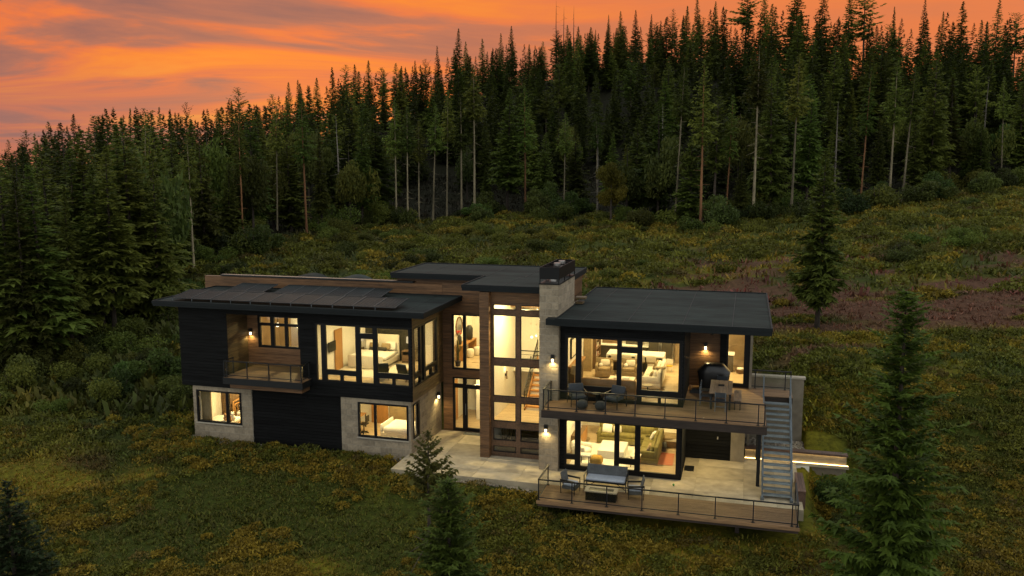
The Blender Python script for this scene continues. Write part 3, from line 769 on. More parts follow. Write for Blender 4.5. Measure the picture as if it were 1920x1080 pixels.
railing('deck_railing', 'black metal railing round the low front deck', [[(0.84, -1.75), (0.84, -3.46)], [(0.84, -3.46), (2.22, -3.46), (3.63, -3.46), (5.03, -3.46), (6.44, -3.46), (7.84, -3.46), (9.25, -3.46), (10.66, -3.46), (10.86, -3.46)], [(10.86, -3.46), (10.90, -1.15)]], 0.016)
railing('balcony_railing', 'black metal railing of the small upper balcony in the dark cladding', [[(-15.56, 0.1), (-15.56, -0.66)], [(-15.56, -0.66), (-15.42, -0.66), (-14.3, -0.66), (-13.12, -0.66), (-11.95, -0.66), (-11.4, -0.66)], [(-11.4, -0.66), (-11.4, 0.1)]], 3.40, 0.8)

# ------------------------------------------------------------------ exterior stair
st = thing('exterior_stair', 'straight steel stair with open grated treads from terrace to upper deck', 'stair', (10.2, -0.85, 0))
n = 18; run = 4.05; rise = 3.25
for sx in (-0.57, 0.57):
    MB().bar((sx, -0.05, -0.02), (sx, run, rise), 0.055, 0.28).box(sx - 0.07, sx + 0.07, -0.22, 0.02, 0.0, 0.10).obj('stringer', 'steel', st)
    hr = MB()
    hr.bar((sx, 0.0, 0.95), (sx, run, rise + 0.95), 0.045)
    for k in range(5): y = run * k / 4; hr.bar((sx, y, rise * k / 4), (sx, y, rise * k / 4 + 0.95), 0.04)
    hr.obj('handrail', 'steel', st)
for k in range(n - 1):
    y, z = run * (k + 0.5) / n, rise * (k + 1) / n
    mb = MB()
    for j in range(4): mb.box(-0.54, 0.54, y - 0.12 + j * 0.065, y - 0.075 + j * 0.065, z - 0.03, z)
    mb.box(-0.54, 0.54, y - 0.13, y - 0.122, z - 0.05, z + 0.004)
    mb.obj('tread', 'galv', st)

# ------------------------------------------------------------------ retaining walls
pl = thing('planter_wall', 'low lit planter wall with brown cap and warm light strips beside the terrace', 'planter', (8.95, 4.1, 0))
MB().box(0, 4.45, 0.02, 0.3, -0.6, 0.47).obj('wall_face', 'concrete_wall', pl)
MB().box(-0.03, 4.5, -0.06, 0.34, 0.475, 0.53).box(-0.03, 4.5, -0.06, -0.045, 0.44, 0.474).obj('cap', 'bench_wood', pl)
MB().box(-0.02, 4.55, -0.16, 0.0, -0.10, 0.012).obj('ledge', 'concrete', pl)
MB().box(0.0, 4.40, -0.042, 0.012, 0.452, 0.468).obj('light_strip', 'led_glow', pl)
MB().box(0.0, 4.52, -0.04, -0.012, 0.014, 0.03).obj('light_strip', 'led_glow', pl)
MB().box(2.05, 2.85, -0.18, 0.0, -0.6, -0.105).obj('end_panel', 'white_trim', pl)
pb = MB().box(8.95, 13.3, 4.41, 6.0, 0.05, 0.36).obj('planter_bed', 'mulch'); tag(pb, None, None, None, 'structure')
g = MB()
for _ in range(500):
    x, y = rnd.uniform(8.98, 11.6), rnd.uniform(4.45, 5.9); r = rnd.uniform(0.03, 0.08); g.tbox((x, y, 0.37 + r * 0.3), (r * 2, r * 1.5, r), (rnd.random(), rnd.random(), rnd.random() * 3))
tag(g.obj('gravel', 'gravel_stone'), 'pale gravel bed behind the lit planter wall', None, None, 'stuff')
tw = thing('retaining_wall', 'tall pale block retaining wall behind the stair head', 'wall', (8.9, 6.0, 0))
MB().box(0, 2.65, 0.0, 0.25, 0.2, 3.46).obj('wall_face', 'concrete_wall', tw)
MB().box(-0.03, 2.72, -0.05, 0.32, 3.465, 3.55).obj('cap', 'mortar', tw)
bb = thing('wood_bench', 'brown timber bench box along the right edge of the terrace', 'bench', (11.15, 0.25, 0))
for k in range(3): MB().box(-0.16 + k * 0.115, -0.052 + k * 0.115, -1.1, 1.15, 0.42, 0.455).obj('slat', 'bench_wood', bb)
MB().box(-0.14, 0.17, -1.06, 1.12, -0.3, 0.418).obj('bench_body', 'bench_wood', bb)

# ------------------------------------------------------------------ solar panels
def solar(x, y, zb, w, dep, tilt, label, group):
    t = thing('solar_panel', label, 'solar panel', (x, y, zb), 0, group)
    e = Euler((tilt, 0, 0)).to_matrix()
    def P(a, b, c=0): return e @ Vector((a, b, c))
    key = ('sp', round(w, 2), round(dep, 2), round(tilt, 2))
    if key not in BCACHE:
        g_, f_, l_, s_ = MB(), MB(), MB(), MB()
        c = P(w / 2, dep / 2, 0.0); g_.tbox(c, (w - 0.05, dep - 0.05, 0.012), (tilt, 0, 0))
        for a, b in (((0.0125, 0.0125), (w - 0.0125, 0.0125)), ((0.0125, dep - 0.0125), (w - 0.0125, dep - 0.0125)), ((0.0125, 0.0125), (0.0125, dep - 0.0125)), ((w - 0.0125, 0.0125), (w - 0.0125, dep - 0.0125))):
            f_.bar(P(*a), P(*b), 0.025, 0.035)
        for k in range(1, 6): s_.bar(P(w * k / 6, 0.03, 0.0075), P(w * k / 6, dep - 0.03, 0.0075), 0.007, 0.004)
        for k in range(1, 9): s_.bar(P(0.03, dep * k / 9, 0.0075), P(w - 0.03, dep * k / 9, 0.0075), 0.007, 0.0035)
        for a, b in ((0.06, 0.05), (0.06, dep - 0.06)):
            p = P(a, b); l_.bar(p - Vector((0, 0, 0.02)), (p.x, p.y, -0.14 + b * 0.02), 0.03)
        BCACHE[key] = (g_.mesh('panel_face', 'solar_glass'), f_.mesh('panel_frame', 'solar_line'), s_.mesh('cell_grid', 'solar_line'), l_.mesh('leg', 'steel'))
    for nme, me in zip(('panel_face', 'panel_frame', 'cell_grid', 'leg'), BCACHE[key]): inst(me, nme, t)
    return t
ordn = ['first', 'second', 'third', 'fourth', 'fifth', 'sixth', 'seventh', 'eighth', 'ninth', 'tenth', 'eleventh']
for k in range(11):
    nm = 'leftmost' if k == 0 else 'rightmost' if k == 10 else ordn[k] + ' from the left'
    solar(-18.72 + k * 1.09, -0.18, 7.09, 1.075, 1.58, R(8), 'dark solar panel in the front row on the left roof, %s' % nm, 'front row solar panels on the left roof')
for k in range(2):
    solar(-17.35 + k * 1.09, 2.35, 7.14, 1.075, 1.58, R(8), 'dark solar panel of the rear pair, %s one, before the wood parapet' % ('left', 'right')[k], 'rear pair of solar panels')
for k in range(6):
    nm = ('leftmost', 'second from the left', 'third from the left', 'third from the right', 'second from the right', 'rightmost')[k]
    solar(-14.55 + k * 0.99, 2.35, 7.14, 0.975, 1.58, R(8), 'dark solar panel in the rear row of six, %s' % nm, 'rear row of six solar panels')
for k, (x, l) in enumerate(((-14.6, 'left'), (-11.9, 'right'))):  # two unidentified low bumps above the parapet, built as domed boxes
    o = thing('roof_mound', 'low curved grey skylight showing above the wood parapet, %s of two' % l, 'mound', (x, 6.0, 6.62))
    MB().box(-1.0, 1.0, -0.8, 0.8, 0, 0.72).obj('curb', 'black_metal', o)
    mb = MB(); n = 12
    vs = []; fs = []
    for i in range(n + 1):
        a = -1 + 2 * i / n
        for y in (-0.8, 0.8): vs.append((a * 1.0, y, 0.72 + 0.33 * (1 - a * a)))
    for i in range(n): fs.append((2 * i, 2 * i + 2, 2 * i + 3, 2 * i + 1))
    fs += [tuple(range(0, 2 * n + 2, 2))[::-1], tuple(range(1, 2 * n + 2, 2))]
    mb.add(vs, fs); mb.obj('dome', 'roof_felt', o, smooth=False)

# ------------------------------------------------------------------ wall lights
def lamp(name, kind, e, loc, size=0.1, col=WARM, parent=None, rot=(0, 0, 0), spot=None):
    l = bpy.data.lights.new(name, kind); l.energy = e; l.color = col
    if kind == 'AREA': l.shape = 'DISK'; l.size = size
    else: l.shadow_soft_size = size
    if kind == 'SPOT': l.spot_size = spot; l.spot_blend = 0.6
    o = bpy.data.objects.new(name, l); COL.objects.link(o); o.location = loc; o.rotation_euler = rot
    if parent: o.parent = parent
    return o
def sconce(loc, rz, label, e=7):
    """square black sconce with a glowing frosted glass below, its back on the wall (local -y is outward)"""
    t = thing('wall_sconce', label, 'wall light', loc, rz)
    MB().box(-0.055, 0.055, -0.02, -0.001, -0.13, 0.13).obj('back_plate', 'black_metal', t)
    MB().box(-0.075, 0.075, -0.17, -0.021, 0.03, 0.20).obj('housing', 'black_metal', t)
    MB().cyl((0, -0.095, -0.12), (0, -0.095, 0.028), 0.05, n=12).obj('glass_shade', 'lamp_glow', t)
    lamp('sconce_lamp', 'SPOT', e, (0, -0.10, -0.14), 0.05, parent=t, spot=R(165))
    return t
sconce((0.63, 0.0, 5.12), 0, 'lit black wall sconce on the upper part of the block chimney', 45)
sconce((0.34, 0.0, 1.92), 0, 'lit black wall sconce on the lower part of the block chimney', 45)
sconce((-15.68, 1.97, 5.12), 0, 'lit black wall sconce in the small balcony recess', 34)
sconce((-6.19, 3.62, 2.02), R(90), 'lit black wall sconce on the block side wall of the entry court', 60)
sconce((6.99, 4.39, 5.14), 0, 'lit black wall sconce above the covered grill', 50)
# recessed lights under the upper deck and over the entry court
def downlight(loc, e, label, size=0.16, group=None):
    t = thing('ceiling_light', label, 'ceiling light', loc, 0, group)
    MB().cyl((0, 0, -0.012), (0, 0, -0.001), size / 2 + 0.03, n=16).obj('trim_ring', 'white_trim', t)
    MB().cyl((0, 0, -0.018), (0, 0, -0.0125), size / 2, n=16).obj('lens', 'lamp_glow', t)
    lamp('downlight_lamp', 'AREA', e, (0, 0, -0.03), size, parent=t)
    return t
downlight((7.4, 1.6, 2.925), 75, 'recessed light under the deck over the covered terrace')
downlight((6.9, 0.6, 2.925), 10, 'recessed light under the deck near the glass corner')
# ceiling fan in the recess
cf = thing('ceiling_fan', 'black ceiling fan under the roof of the upper deck recess', 'fan', (7.45, 2.9, 6.69))
MB().cyl((0, 0, -0.45), (0, 0, -0.001), 0.025).cyl((0, 0, -0.62), (0, 0, -0.45), 0.11, n=12).obj('motor', 'black_metal', cf)
for k in range(3):
    a = R(120 * k + 20); MB().tbox((0.42 * math.cos(a), 0.42 * math.sin(a), -0.55), (0.66, 0.13, 0.015), (0.15, 0, a)).obj('blade', 'black_metal', cf)

# pale gravel strips where the walls meet the grass
g = MB()
for (x0, x1, y0, y1) in ((-18.3, -14.6, -0.22, 0.16), (-14.6, -6.5, -0.25, 0.14), (-18.5, -18.1, -0.1, 2.0), (-6.4, 0.6, -1.98, -1.76)):
    for _ in range(int((x1 - x0) * (y1 - y0) * 150)):
        x, y = rnd.uniform(x0, x1), rnd.uniform(y0, y1) + 0.05 * math.sin(x * 3); r = rnd.uniform(0.025, 0.07)
        g.tbox((x, y, gz(x, y) + r * 0.4), (r * 2, r * 1.4, r), (rnd.random(), rnd.random(), rnd.random() * 3))
tag(g.obj('gravel', 'gravel_stone'), 'narrow pale gravel strip along the foot of the house wall', None, None, 'stuff')
# ------------------------------------------------------------------ furniture builders
def pillow(parent, c, size, rot, m, name='pillow'):
    return MB().rbox(c, size, min(size) * 0.48, rot).obj(name, m, parent, smooth=True)
def legs(parent, w, d, h, m, inset=0.05, t=0.04):
    for sx in (-1, 1):
        for sy in (-1, 1):
            x, y = sx * (w / 2 - inset), sy * (d / 2 - inset); MB().bar((x, y, 0), (x, y, h), t).obj('leg', m, parent)
def armchair(label, loc, rz, m, cush='cream', group=None):
    """boxy upholstered chair, front towards -y"""
    t = thing('armchair', label, 'armchair', loc, rz, group)
    MB().rbox((0, 0, 0.20), (0.85, 0.85, 0.32), 0.05).obj('base', m, t, True)
    MB().rbox((0, -0.06, 0.42), (0.60, 0.72, 0.16), 0.06).obj('seat', m, t, True)
    MB().rbox((0, 0.36, 0.58), (0.85, 0.16, 0.55), 0.06, (-0.1, 0, 0)).obj('backrest', m, t, True)
    for s in (-1, 1): MB().rbox((s * 0.37, -0.03, 0.46), (0.13, 0.80, 0.36), 0.05).obj('armrest', m, t, True)
    pillow(t, (0.04, 0.20, 0.64), (0.46, 0.16, 0.34), (-0.35, 0, 0.1), cush)
    MB().ball((-0.17, -0.02, 0.58), 0.10, 8).obj('round_pillow', 'white_cloth', t, True)
    return t
def sofa(label, loc, rz, L, m, dep=0.95, pil=(), arms=(1, 1), name='sofa'):
    t = thing(name, label, 'sofa', loc, rz)
    MB().rbox((0, 0, 0.20), (L, dep, 0.30), 0.05).obj('base', m, t, True)
    n = max(2, round(L / 0.85)); w = (L - 0.3) / n
    for k in range(n):
        x = -L / 2 + 0.15 + w * (k + 0.5)
        MB().rbox((x, -0.08, 0.42), (w - 0.02, dep - 0.26, 0.18), 0.07).obj('seat_cushion', m, t, True)
        MB().rbox((x, dep / 2 - 0.30, 0.64), (w - 0.02, 0.2, 0.40), 0.09, (-0.22, 0, 0)).obj('back_cushion', m, t, True)
    MB().rbox((0, dep / 2 - 0.09, 0.52), (L, 0.18, 0.70), 0.07).obj('backrest', m, t, True)
    for s, a in zip((-1, 1), arms):
        if a: MB().rbox((s * (L / 2 - 0.08), -0.02, 0.42), (0.16, dep - 0.04, 0.40), 0.06).obj('armrest', m, t, True)
    for (x, mm, sz) in pil: pillow(t, (x, 0.02, 0.66), (sz, 0.15, sz * 0.85), (-0.4, 0, rnd.uniform(-0.3, 0.3)), mm)
    return t
def table(label, loc, rz, w, d, h, top, leg, th=0.04, name='table', cat='table'):
    t = thing(name, label, cat, loc, rz)
    MB().rbox((0, 0, h - th / 2), (w, d, th), 0.012).obj('tabletop', top, t); legs(t, w, d, h - th, leg)
    return t
def table_lamp(label, loc, h=0.62, base='stone_table', on=True, e=5):
    t = thing('table_lamp', label, 'lamp', loc)
    MB().lathe([(0.09, 0), (0.09, 0.02), (0.05, 0.04), (0.06, h * 0.3), (0.05, h * 0.5), (0.012, h * 0.55), (0.012, h * 0.62)], n=14).obj('lamp_base', base, t, True)
    mb = MB(); r0, r1, z0, z1, n = 0.18, 0.165, h * 0.56, h, 20
    vs = [(r * math.cos(2 * math.pi * k / n), r * math.sin(2 * math.pi * k / n), z) for r, z in ((r0, z0), (r1, z1)) for k in range(n)]
    mb.add(vs, [(k, (k + 1) % n, n + (k + 1) % n, n + k) for k in range(n)]); mb.obj('lamp_shade', 'shade_glow' if on else 'shade_cloth', t, True)
    if on: lamp('bulb', 'POINT', e, (0, 0, h * 0.8), 0.05, parent=t)
    return t
def vase(label, loc, prof, m):
    o = MB().lathe(prof, n=14).obj('vase', m, smooth=True); o.location = loc; return tag(o, label, 'vase')
def rug(label, loc, w, d, m, rz=0):
    o = MB().box(-w / 2, w / 2, -d / 2, d / 2, 0, 0.014).obj('rug', m); o.location = loc; o.rotation_euler = (0, 0, rz); return tag(o, label, 'rug')

# ------------------------------------------------------------------ upper bedroom
Z1 = 3.302
rug('pale rug under the white upholstered bed', (-9.6, 3.0, Z1), 3.6, 3.2, 'cream')
bd = thing('bed', 'white upholstered bed with rounded headboard and olive pillows in the upper corner bedroom', 'bed', (-9.85, 4.15, Z1))
MB().rbox((0, 1.06, 0.72), (1.95, 0.14, 1.40), 0.07).obj('headboard', 'cream', bd, True)
MB().rbox((0, -1.08, 0.36), (1.95, 0.12, 0.66), 0.05).obj('footboard', 'cream', bd, True)
for s in (-1, 1): MB().rbox((s * 0.93, 0, 0.25), (0.10, 2.1, 0.3), 0.04).obj('side_rail', 'cream', bd, True)
MB().rbox((0, 0.05, 0.42), (1.82, 2.05, 0.34), 0.12).obj('mattress', 'white_cloth', bd, True)
MB().rbox((0.03, -0.25, 0.56), (2.0, 1.4, 0.16), 0.07, (0.02, 0.02, 0.02)).obj('duvet', 'white_cloth', bd, True)
for x, m_, y, s in ((-0.55, 'white_cloth', 0.86, 0.62), (0.55, 'white_cloth', 0.86, 0.62), (-0.32, 'tan_cloth', 0.66, 0.5), (0.36, 'tan_cloth', 0.66, 0.5)): pillow(bd, (x, y, 0.84), (s, 0.16, s * 0.72), (-0.35, 0, 0.05), m_)
pillow(bd, (0.0, 0.46, 0.72), (1.0, 0.16, 0.22), (-0.3, 0, 0), 'dark_leather', 'bolster')
def nightstand(label, loc, wide=0.62):
    t = thing('nightstand', label, 'nightstand', loc)
    MB().box(-wide / 2, wide / 2, -0.22, 0.22, 0.6, 0.64).obj('top', 'walnut', t); MB().box(-wide / 2 + .02, wide / 2 - .02, -0.2, 0.2, 0.08, 0.40).obj('drawer_box', 'walnut', t)
    MB().box(-wide / 2 + .05, wide / 2 - .05, -0.212, -0.201, 0.12, 0.36).obj('drawer_front', 'walnut', t)
    for s in (-1, 1): MB().box(s * (wide / 2 - .025) - .02, s * (wide / 2 - .025) + .02, -0.215, 0.215, 0, 0.6).obj('side', 'walnut', t)
    return t
nightstand('walnut nightstand left of the white upholstered bed', (-11.25 + 0.05 + 0.0, 5.05, Z1), 0.5)
nightstand('walnut nightstand with drawer right of the white upholstered bed', (-8.30, 5.05, Z1))
table_lamp('lit table lamp with drum shade left of the white upholstered bed', (-11.12 + 0.05, 5.05, Z1 + 0.64), 0.72)
table_lamp('lit table lamp with drum shade right of the white upholstered bed', (-8.25, 5.1, Z1 + 0.64), 0.72)
vase('small white candle jar on the left nightstand in the upper bedroom', (-11.25 + 0.0, 4.9, Z1 + 0.645), [(0.045, 0), (0.05, 0.1), (0.045, 0.14)], 'white_cloth')
MB().box(-10.9, -7.4, 5.33, 5.375, Z1, 6.25).obj('wallpaper', 'dark_paper', house)
MB().box(-11.12, -11.06, 2.2, 2.98, Z1, 5.4).obj('inner_door', 'orange_wood', house)
MB().box(-7.4, -6.4, 5.0, 5.37, Z1, 6.25).obj('interior_wall', 'plaster', house)
def lounge_chair(label, loc, rz):
    t = thing('lounge_chair', label, 'chair', loc, rz)
    MB().rbox((0, -0.02, 0.38), (0.62, 0.62, 0.12), 0.05, (0.1, 0, 0)).obj('seat', 'dark_leather', t, True)
    MB().rbox((0, 0.30, 0.62), (0.62, 0.12, 0.50), 0.05, (-0.3, 0, 0)).obj('backrest', 'dark_leather', t, True)
    f = MB()
    for s in (-1, 1): f.bar((s * .3, -.3, 0), (s * .3, -.26, .36), .03).bar((s * .3, .34, 0), (s * .3, .24, .38), .03).bar((s * .33, -.28, .56), (s * .33, .3, .56), .04).bar((s * .33, -.27, .36), (s * .33, -.28, .56), .03)
    f.bar((-.34, -.27, .34), (.34, -.27, .34), .03)
    f.obj('frame', 'walnut', t); return t
lounge_chair('dark leather lounge chair by the middle bedroom window', (-8.15, 1.35, Z1), R(205))
lounge_chair('dark leather lounge chair in the bedroom corner by the side windows', (-6.95, 1.45, Z1), R(160))
tv = thing('television', 'dark flat television on the bedroom side wall', 'television', (-11.08, 1.5, Z1 + 1.1))
MB().box(0.0, 0.05, -0.02, 0.7, 0, 0.5).obj('screen', 'black_frame', tv); MB().box(-0.06, 0, 0.2, 0.4, 0.15, 0.35).obj('bracket', 'black_metal', tv)
# curtain by the side window
def curtain(label, x, y0, y1, z0, z1, ax='y', m='cream'):
    mb = MB(); n = 24; vs = []; fs = []
    for i in range(n + 1):
        a = y0 + (y1 - y0) * i / n; o = 0.03 * math.sin(i * 1.9)
        for z in (z0, z1): vs.append((x + o, a, z) if ax == 'y' else (a, x + o, z))
    for i in range(n): fs.append((2 * i, 2 * i + 2, 2 * i + 3, 2 * i + 1))
    o = mb.add(vs, fs).obj('curtain', m, smooth=True); md = o.modifiers.new('t', 'SOLIDIFY'); md.thickness = 0.012
    return tag(o, label, 'curtain')
curtain('cream curtain gathered beside the narrow side window of the upper bedroom', -6.5, 1.25, 1.42, Z1 + 0.02, 6.2)

# ------------------------------------------------------------------ bath behind the balcony
for k, x in enumerate((-14.95, -13.75)):
    t = thing('globe_light', 'glowing round globe wall light behind the balcony window, %s of two' % ('left', 'right')[k], 'wall light', (x, 3.3, 5.3))
    MB().ball((0, 0, 0), 0.11, 10).obj('globe', 'globe_glow', t, True); MB().bar((0, 0, 0.1), (0, 0, 0.95), 0.02).obj('stem', 'black_metal', t)
MB().box(-14.35, -13.95, 3.6, 3.66, Z1, 6.2).obj('interior_wall', 'white_trim', house)

# ------------------------------------------------------------------ lower left bedroom
Z0 = 0.102
b = thing('bed', 'low bed with white cover under the lower left window', 'bed', (-17.05, 1.25, Z0))
MB().rbox((0, 0, 0.18), (1.5, 1.3, 0.3), 0.04).obj('bed_frame', 'orange_wood', b); MB().rbox((0, 0, 0.42), (1.48, 1.28, 0.24), 0.1).obj('mattress', 'white_cloth', b, True)
for k, (x, y, c, lab) in enumerate(((-16.72, 0.95, 'plush', 'brown plush toy on the low bed by the lower left window'), (-16.45, 1.15, 'white_cloth', 'white plush toy on the low bed by the lower left window'), (-16.4, 0.85, 'plush', 'small tan plush toy at the edge of the low bed'))):
    t = thing('plush_toy', lab, 'toy', (x, y, Z0 + 0.53))
    s = (1, 1.1, .75)[k]
    MB().ball((0, 0, 0.12 * s), 0.13 * s, 8).obj('body', c, t, True); MB().ball((0.02, -0.03, 0.30 * s), 0.09 * s, 8).obj('head', c, t, True)
    for q in (-1, 1): MB().ball((0.06 * q * s, 0, 0.38 * s), 0.035 * s, 6).obj('ear', c, t, True)
b = thing('bed', 'second bed with barred wooden headboard and white pillows in the lower left bedroom', 'bed', (-16.05, 3.0, Z0))
MB().rbox((0, 0, 0.22), (2.1, 1.5, 0.34), 0.05).obj('bed_frame', 'orange_wood', b); MB().rbox((0.02, 0, 0.48), (2.0, 1.45, 0.3), 0.12).obj('mattress', 'white_cloth', b, True)
hb = MB().bar((-1.08, -.75, 0), (-1.08, -.75, 1.2), .06).bar((-1.08, .75, 0), (-1.08, .75, 1.2), .06).bar((-1.08, -.75, 1.17), (-1.08, .75, 1.17), .05).bar((-1.08, -.75, .98), (-1.08, .75, .98), .05)
for k in range(6): hb.bar((-1.08, -.6 + k * .24, .4), (-1.08, -.6 + k * .24, .98), .03)
hb.obj('headboard', 'orange_wood', b)
for x, y, z in ((-.72, -.3, .78), (-.75, .35, .80), (-.5, 0.1, .78)): pillow(b, (x, y, z), (.18, .6, .42), (0, -.5, 0), 'white_cloth' if x < -.6 else 'cream')
ww = thing('wardrobe', 'dark wood wardrobe against the left wall of the lower left bedroom', 'wardrobe', (-17.62, 3.2, Z0))
MB().box(-.25, .25, -.9, .9, 0, 2.2).obj('carcass', 'walnut', ww)
for s in (-1, 1): MB().box(.251, .27, s * .45 - .44, s * .45 + .44, .03, 2.17).obj('door', 'walnut', ww)
cu = curtain('dark olive curtain hanging at the left edge of the lower left window', 0.62, -17.88, -17.3, Z0, 2.45, 'x', 'tan_cloth')
fr = thing('picture', 'small framed picture on the back wall of the lower left bedroom', 'picture', (-15.9, 4.56, 1.9)); MB().box(-.25, .25, 0, .02, -.3, .3).obj('frame', 'orange_wood', fr); MB().box(-.2, .2, -.004, -.001, -.25, .25).obj('print', 'white_trim', fr)

# ------------------------------------------------------------------ lower right bedroom
b = thing('bed', 'bed with quilted white cover in the bedroom beside the entry court', 'bed', (-7.5, 2.6, Z0))
MB().rbox((0, 0, 0.2), (2.0, 1.5, 0.3), 0.05).obj('bed_frame', 'cream', b); MB().rbox((0.05, 0, 0.46), (1.95, 1.52, 0.3), 0.11).obj('mattress', 'white_cloth', b, True)
MB().rbox((-1.02, 0, 0.42), (0.10, 1.5, 0.62), 0.04).obj('footboard', 'white_trim', b, True)
pillow(b, (0.75, 0.1, 0.75), (.2, .7, .45), (0, .5, 0), 'cream')
MB().box(-10.15, -9.2, 4.28, 4.335, Z0, 2.15).obj('inner_door', 'orange_wood', house)
MB().box(-9.15, -6.5, 4.30, 4.336, Z0, 2.5).obj('accent_wall', 'tan_cloth', house)
ds = table('slim desk with dark legs under the shelves in the lower right bedroom', (-10.35, 2.6, Z0), 0, 0.6, 1.8, 0.76, 'orange_wood', 'black_metal', name='desk', cat='desk')
ct = thing('desk_chair', 'black desk chair on a single post in the lower right bedroom', 'chair', (-9.75, 2.5, Z0))
MB().rbox((0, 0, .48), (.42, .42, .06), .03).obj('seat', 'dark_leather', ct, True); MB().cyl((0, 0, .06), (0, 0, .45), .03).obj('post', 'black_metal', ct); MB().rbox((.2, 0, .75), (.05, .4, .35), .02).obj('backrest', 'dark_leather', ct, True)
f = MB()
for k in range(5): a = R(72 * k); f.bar((0, 0, .06), (.27 * math.cos(a), .27 * math.sin(a), .03), .04)
f.obj('base', 'black_metal', ct)
sh = thing('wall_shelf', 'wooden wall shelves holding small objects in the lower right bedroom', 'shelf', (-10.88, 2.7, 0))
for z in (1.25, 1.65, 2.05): MB().box(0, .24, -1.0, 1.0, z, z + .03).obj('shelf_board', 'orange_wood', sh)
for z in (1.28, 1.68, 2.08):
    y = -0.9
    while y < 0.85:
        w_ = rnd.uniform(.05, .2); h_ = rnd.uniform(.1, .26)
        if rnd.random() < .65: MB().box(.05, .2, y, y + w_, z + .001, z + h_).obj('ornament', rnd.choice(['dark_leather', 'white_trim', 'walnut', 'red_cloth', 'steel_bright']), sh)
        y += w_ + rnd.uniform(.04, .15)

# ------------------------------------------------------------------ entry hall, upper
cs = thing('console_table', 'orange wood console table below the round mirror in the upper hall', 'table', (-5.8, 7.0, Z1))
MB().box(-.24, .24, -1.0, 1.3, .80, .85).obj('tabletop', 'orange_wood', cs)
for y in (-.98, 1.22): MB().box(-.23, .23, y, y + .06, 0, .80).obj('leg_panel', 'orange_wood', cs)
vase('dark glass vase with red flowers on the hall console table', (-5.85, 6.2, Z1 + .855), [(.08, 0), (.12, .06), (.12, .42), (.07, .5), (.06, .52)], 'black_vase')
fl = MB()
for k in range(14): a, r_ = rnd.random() * 6.3, rnd.uniform(.03, .16); fl.ball((r_ * math.cos(a), r_ * math.sin(a), rnd.uniform(.06, .24)), .04, 5)
fo = fl.obj('flowers', 'red_cloth'); fo.location = (-5.85, 6.2, Z1 + 1.38); tag(fo, 'small red flowers standing in the left hall vase', 'flowers')
vase('tall dark lantern vase on the far end of the hall console table', (-5.8, 7.7, Z1 + .855), [(.10, 0), (.19, .08), (.20, .62), (.13, .74), (.11, .78)], 'black_vase')
mi = thing('wall_mirror', 'round wood-rimmed mirror on the left wall of the upper hall', 'mirror', (-6.06, 6.7, Z1 + 1.75))
rm = MB(); 
for k in range(24): a, c_ = R(15 * k), R(15 * (k + 1)); rm.bar((0.02, .5 * math.cos(a), .5 * math.sin(a)), (0.02, .5 * math.cos(c_), .5 * math.sin(c_)), .05)
rm.obj('rim', 'walnut', mi); MB().cyl((0, 0, 0), (0.012, 0, 0), .48, n=24).obj('mirror_glass', 'steel_bright', mi)
for k, (x, y) in enumerate(((-5.55, 7.1), (-5.35, 7.7))):
    o = MB().lathe([(.17, 0), (.2, .05), (.2, .4), (.17, .46)], n=16).obj('stool', 'cream', smooth=True); o.location = (x, y, Z1); tag(o, 'round cream stool under the hall console, %s' % ('nearer the window', 'farther from the window')[k], 'stool')
cc = thing('cactus', 'tall green potted cactus at the left of the upper hall window', 'plant', (-5.52, 4.95, Z1))
MB().lathe([(.12, 0), (.16, .25), (.17, .28)], n=12).obj('pot', 'black_vase', cc)
MB().lathe([(.06, .26), (.085, .5), (.075, 1.0), (.05, 1.3), (.01, 1.42)], n=9).cyl((0, 0, .7), (.13, 0, .85), .04).cyl((.13, 0, .83), (.14, 0, 1.12), .04, .02).obj('stem', 'olive_cloth', cc, True)
rug('patterned tan rug on the upper hall floor', (-4.2, 7.1, Z1), 1.7, 2.4, 'tile')
ar = thing('artwork', 'large dark figurative painting leaning at the end of the upper hall', 'painting', (-4.0, 9.15, Z1 + .1))
MB().box(-1.0, .8, -.03, 0, 0, 2.6).obj('canvas', 'dark_paper', ar)
for c_, s_, m_ in (((-.55, -.05, 1.3), (.3, .02, 1.3), 'blue_grey'), ((-.1, -.05, 1.0), (.35, .02, .9), 'tan_cloth'), ((-.5, -.05, 2.1), (.2, .02, .3), 'black_vase'), ((.35, -.05, 1.4), (.3, .02, 1.0), 'walnut')): MB().rbox(c_, s_, .009).obj('figure', m_, ar)
# lower entry
MB().box(-6.07, -6.0, 5.2, 6.3, .06, 2.3).obj('inner_door', 'orange_wood', house)
MB().box(-5.0, -3.2, 6.4, 6.5, .06, 2.9).obj('interior_wall', 'plaster', house)
rug('dark door mat outside the glass entry door', (-4.45, 4.12, 0.004), 0.95, 0.42, 'grey_weave')

# ------------------------------------------------------------------ stair hall
ZL = 1.66
MB().box(-2.6, -0.06, 1.51, 6.2, ZL - .26, ZL).obj('room_floor', 'oak_floor', house)
MB().box(-2.6, -0.06, 6.2, 6.3, 0.07, 7.4).obj('interior_wall', 'plaster', house)
MB().box(-1.95, -1.90, 6.16, 6.199, ZL, ZL + 2.1).obj('dark_gap_strip', 'dark_leather', house)  # solid dark strip standing in for the shade of a door gap
sr = thing('staircase', 'inner staircase with wooden treads and black mesh railing behind the tall window', 'stairs', (-0.98, 3.5, ZL))
nst = 10; rr_ = 0.2; tr_ = 0.27
for k in range(nst): MB().box(-.52, .5, k * tr_, k * tr_ + .30, (k + 1) * rr_ - .06, (k + 1) * rr_).obj('tread', 'orange_wood', sr)
for k in range(nst): MB().box(-.50, .48, k * tr_ + .03, k * tr_ + .05, k * rr_, (k + 1) * rr_ - .061).obj('riser', 'white_trim', sr)
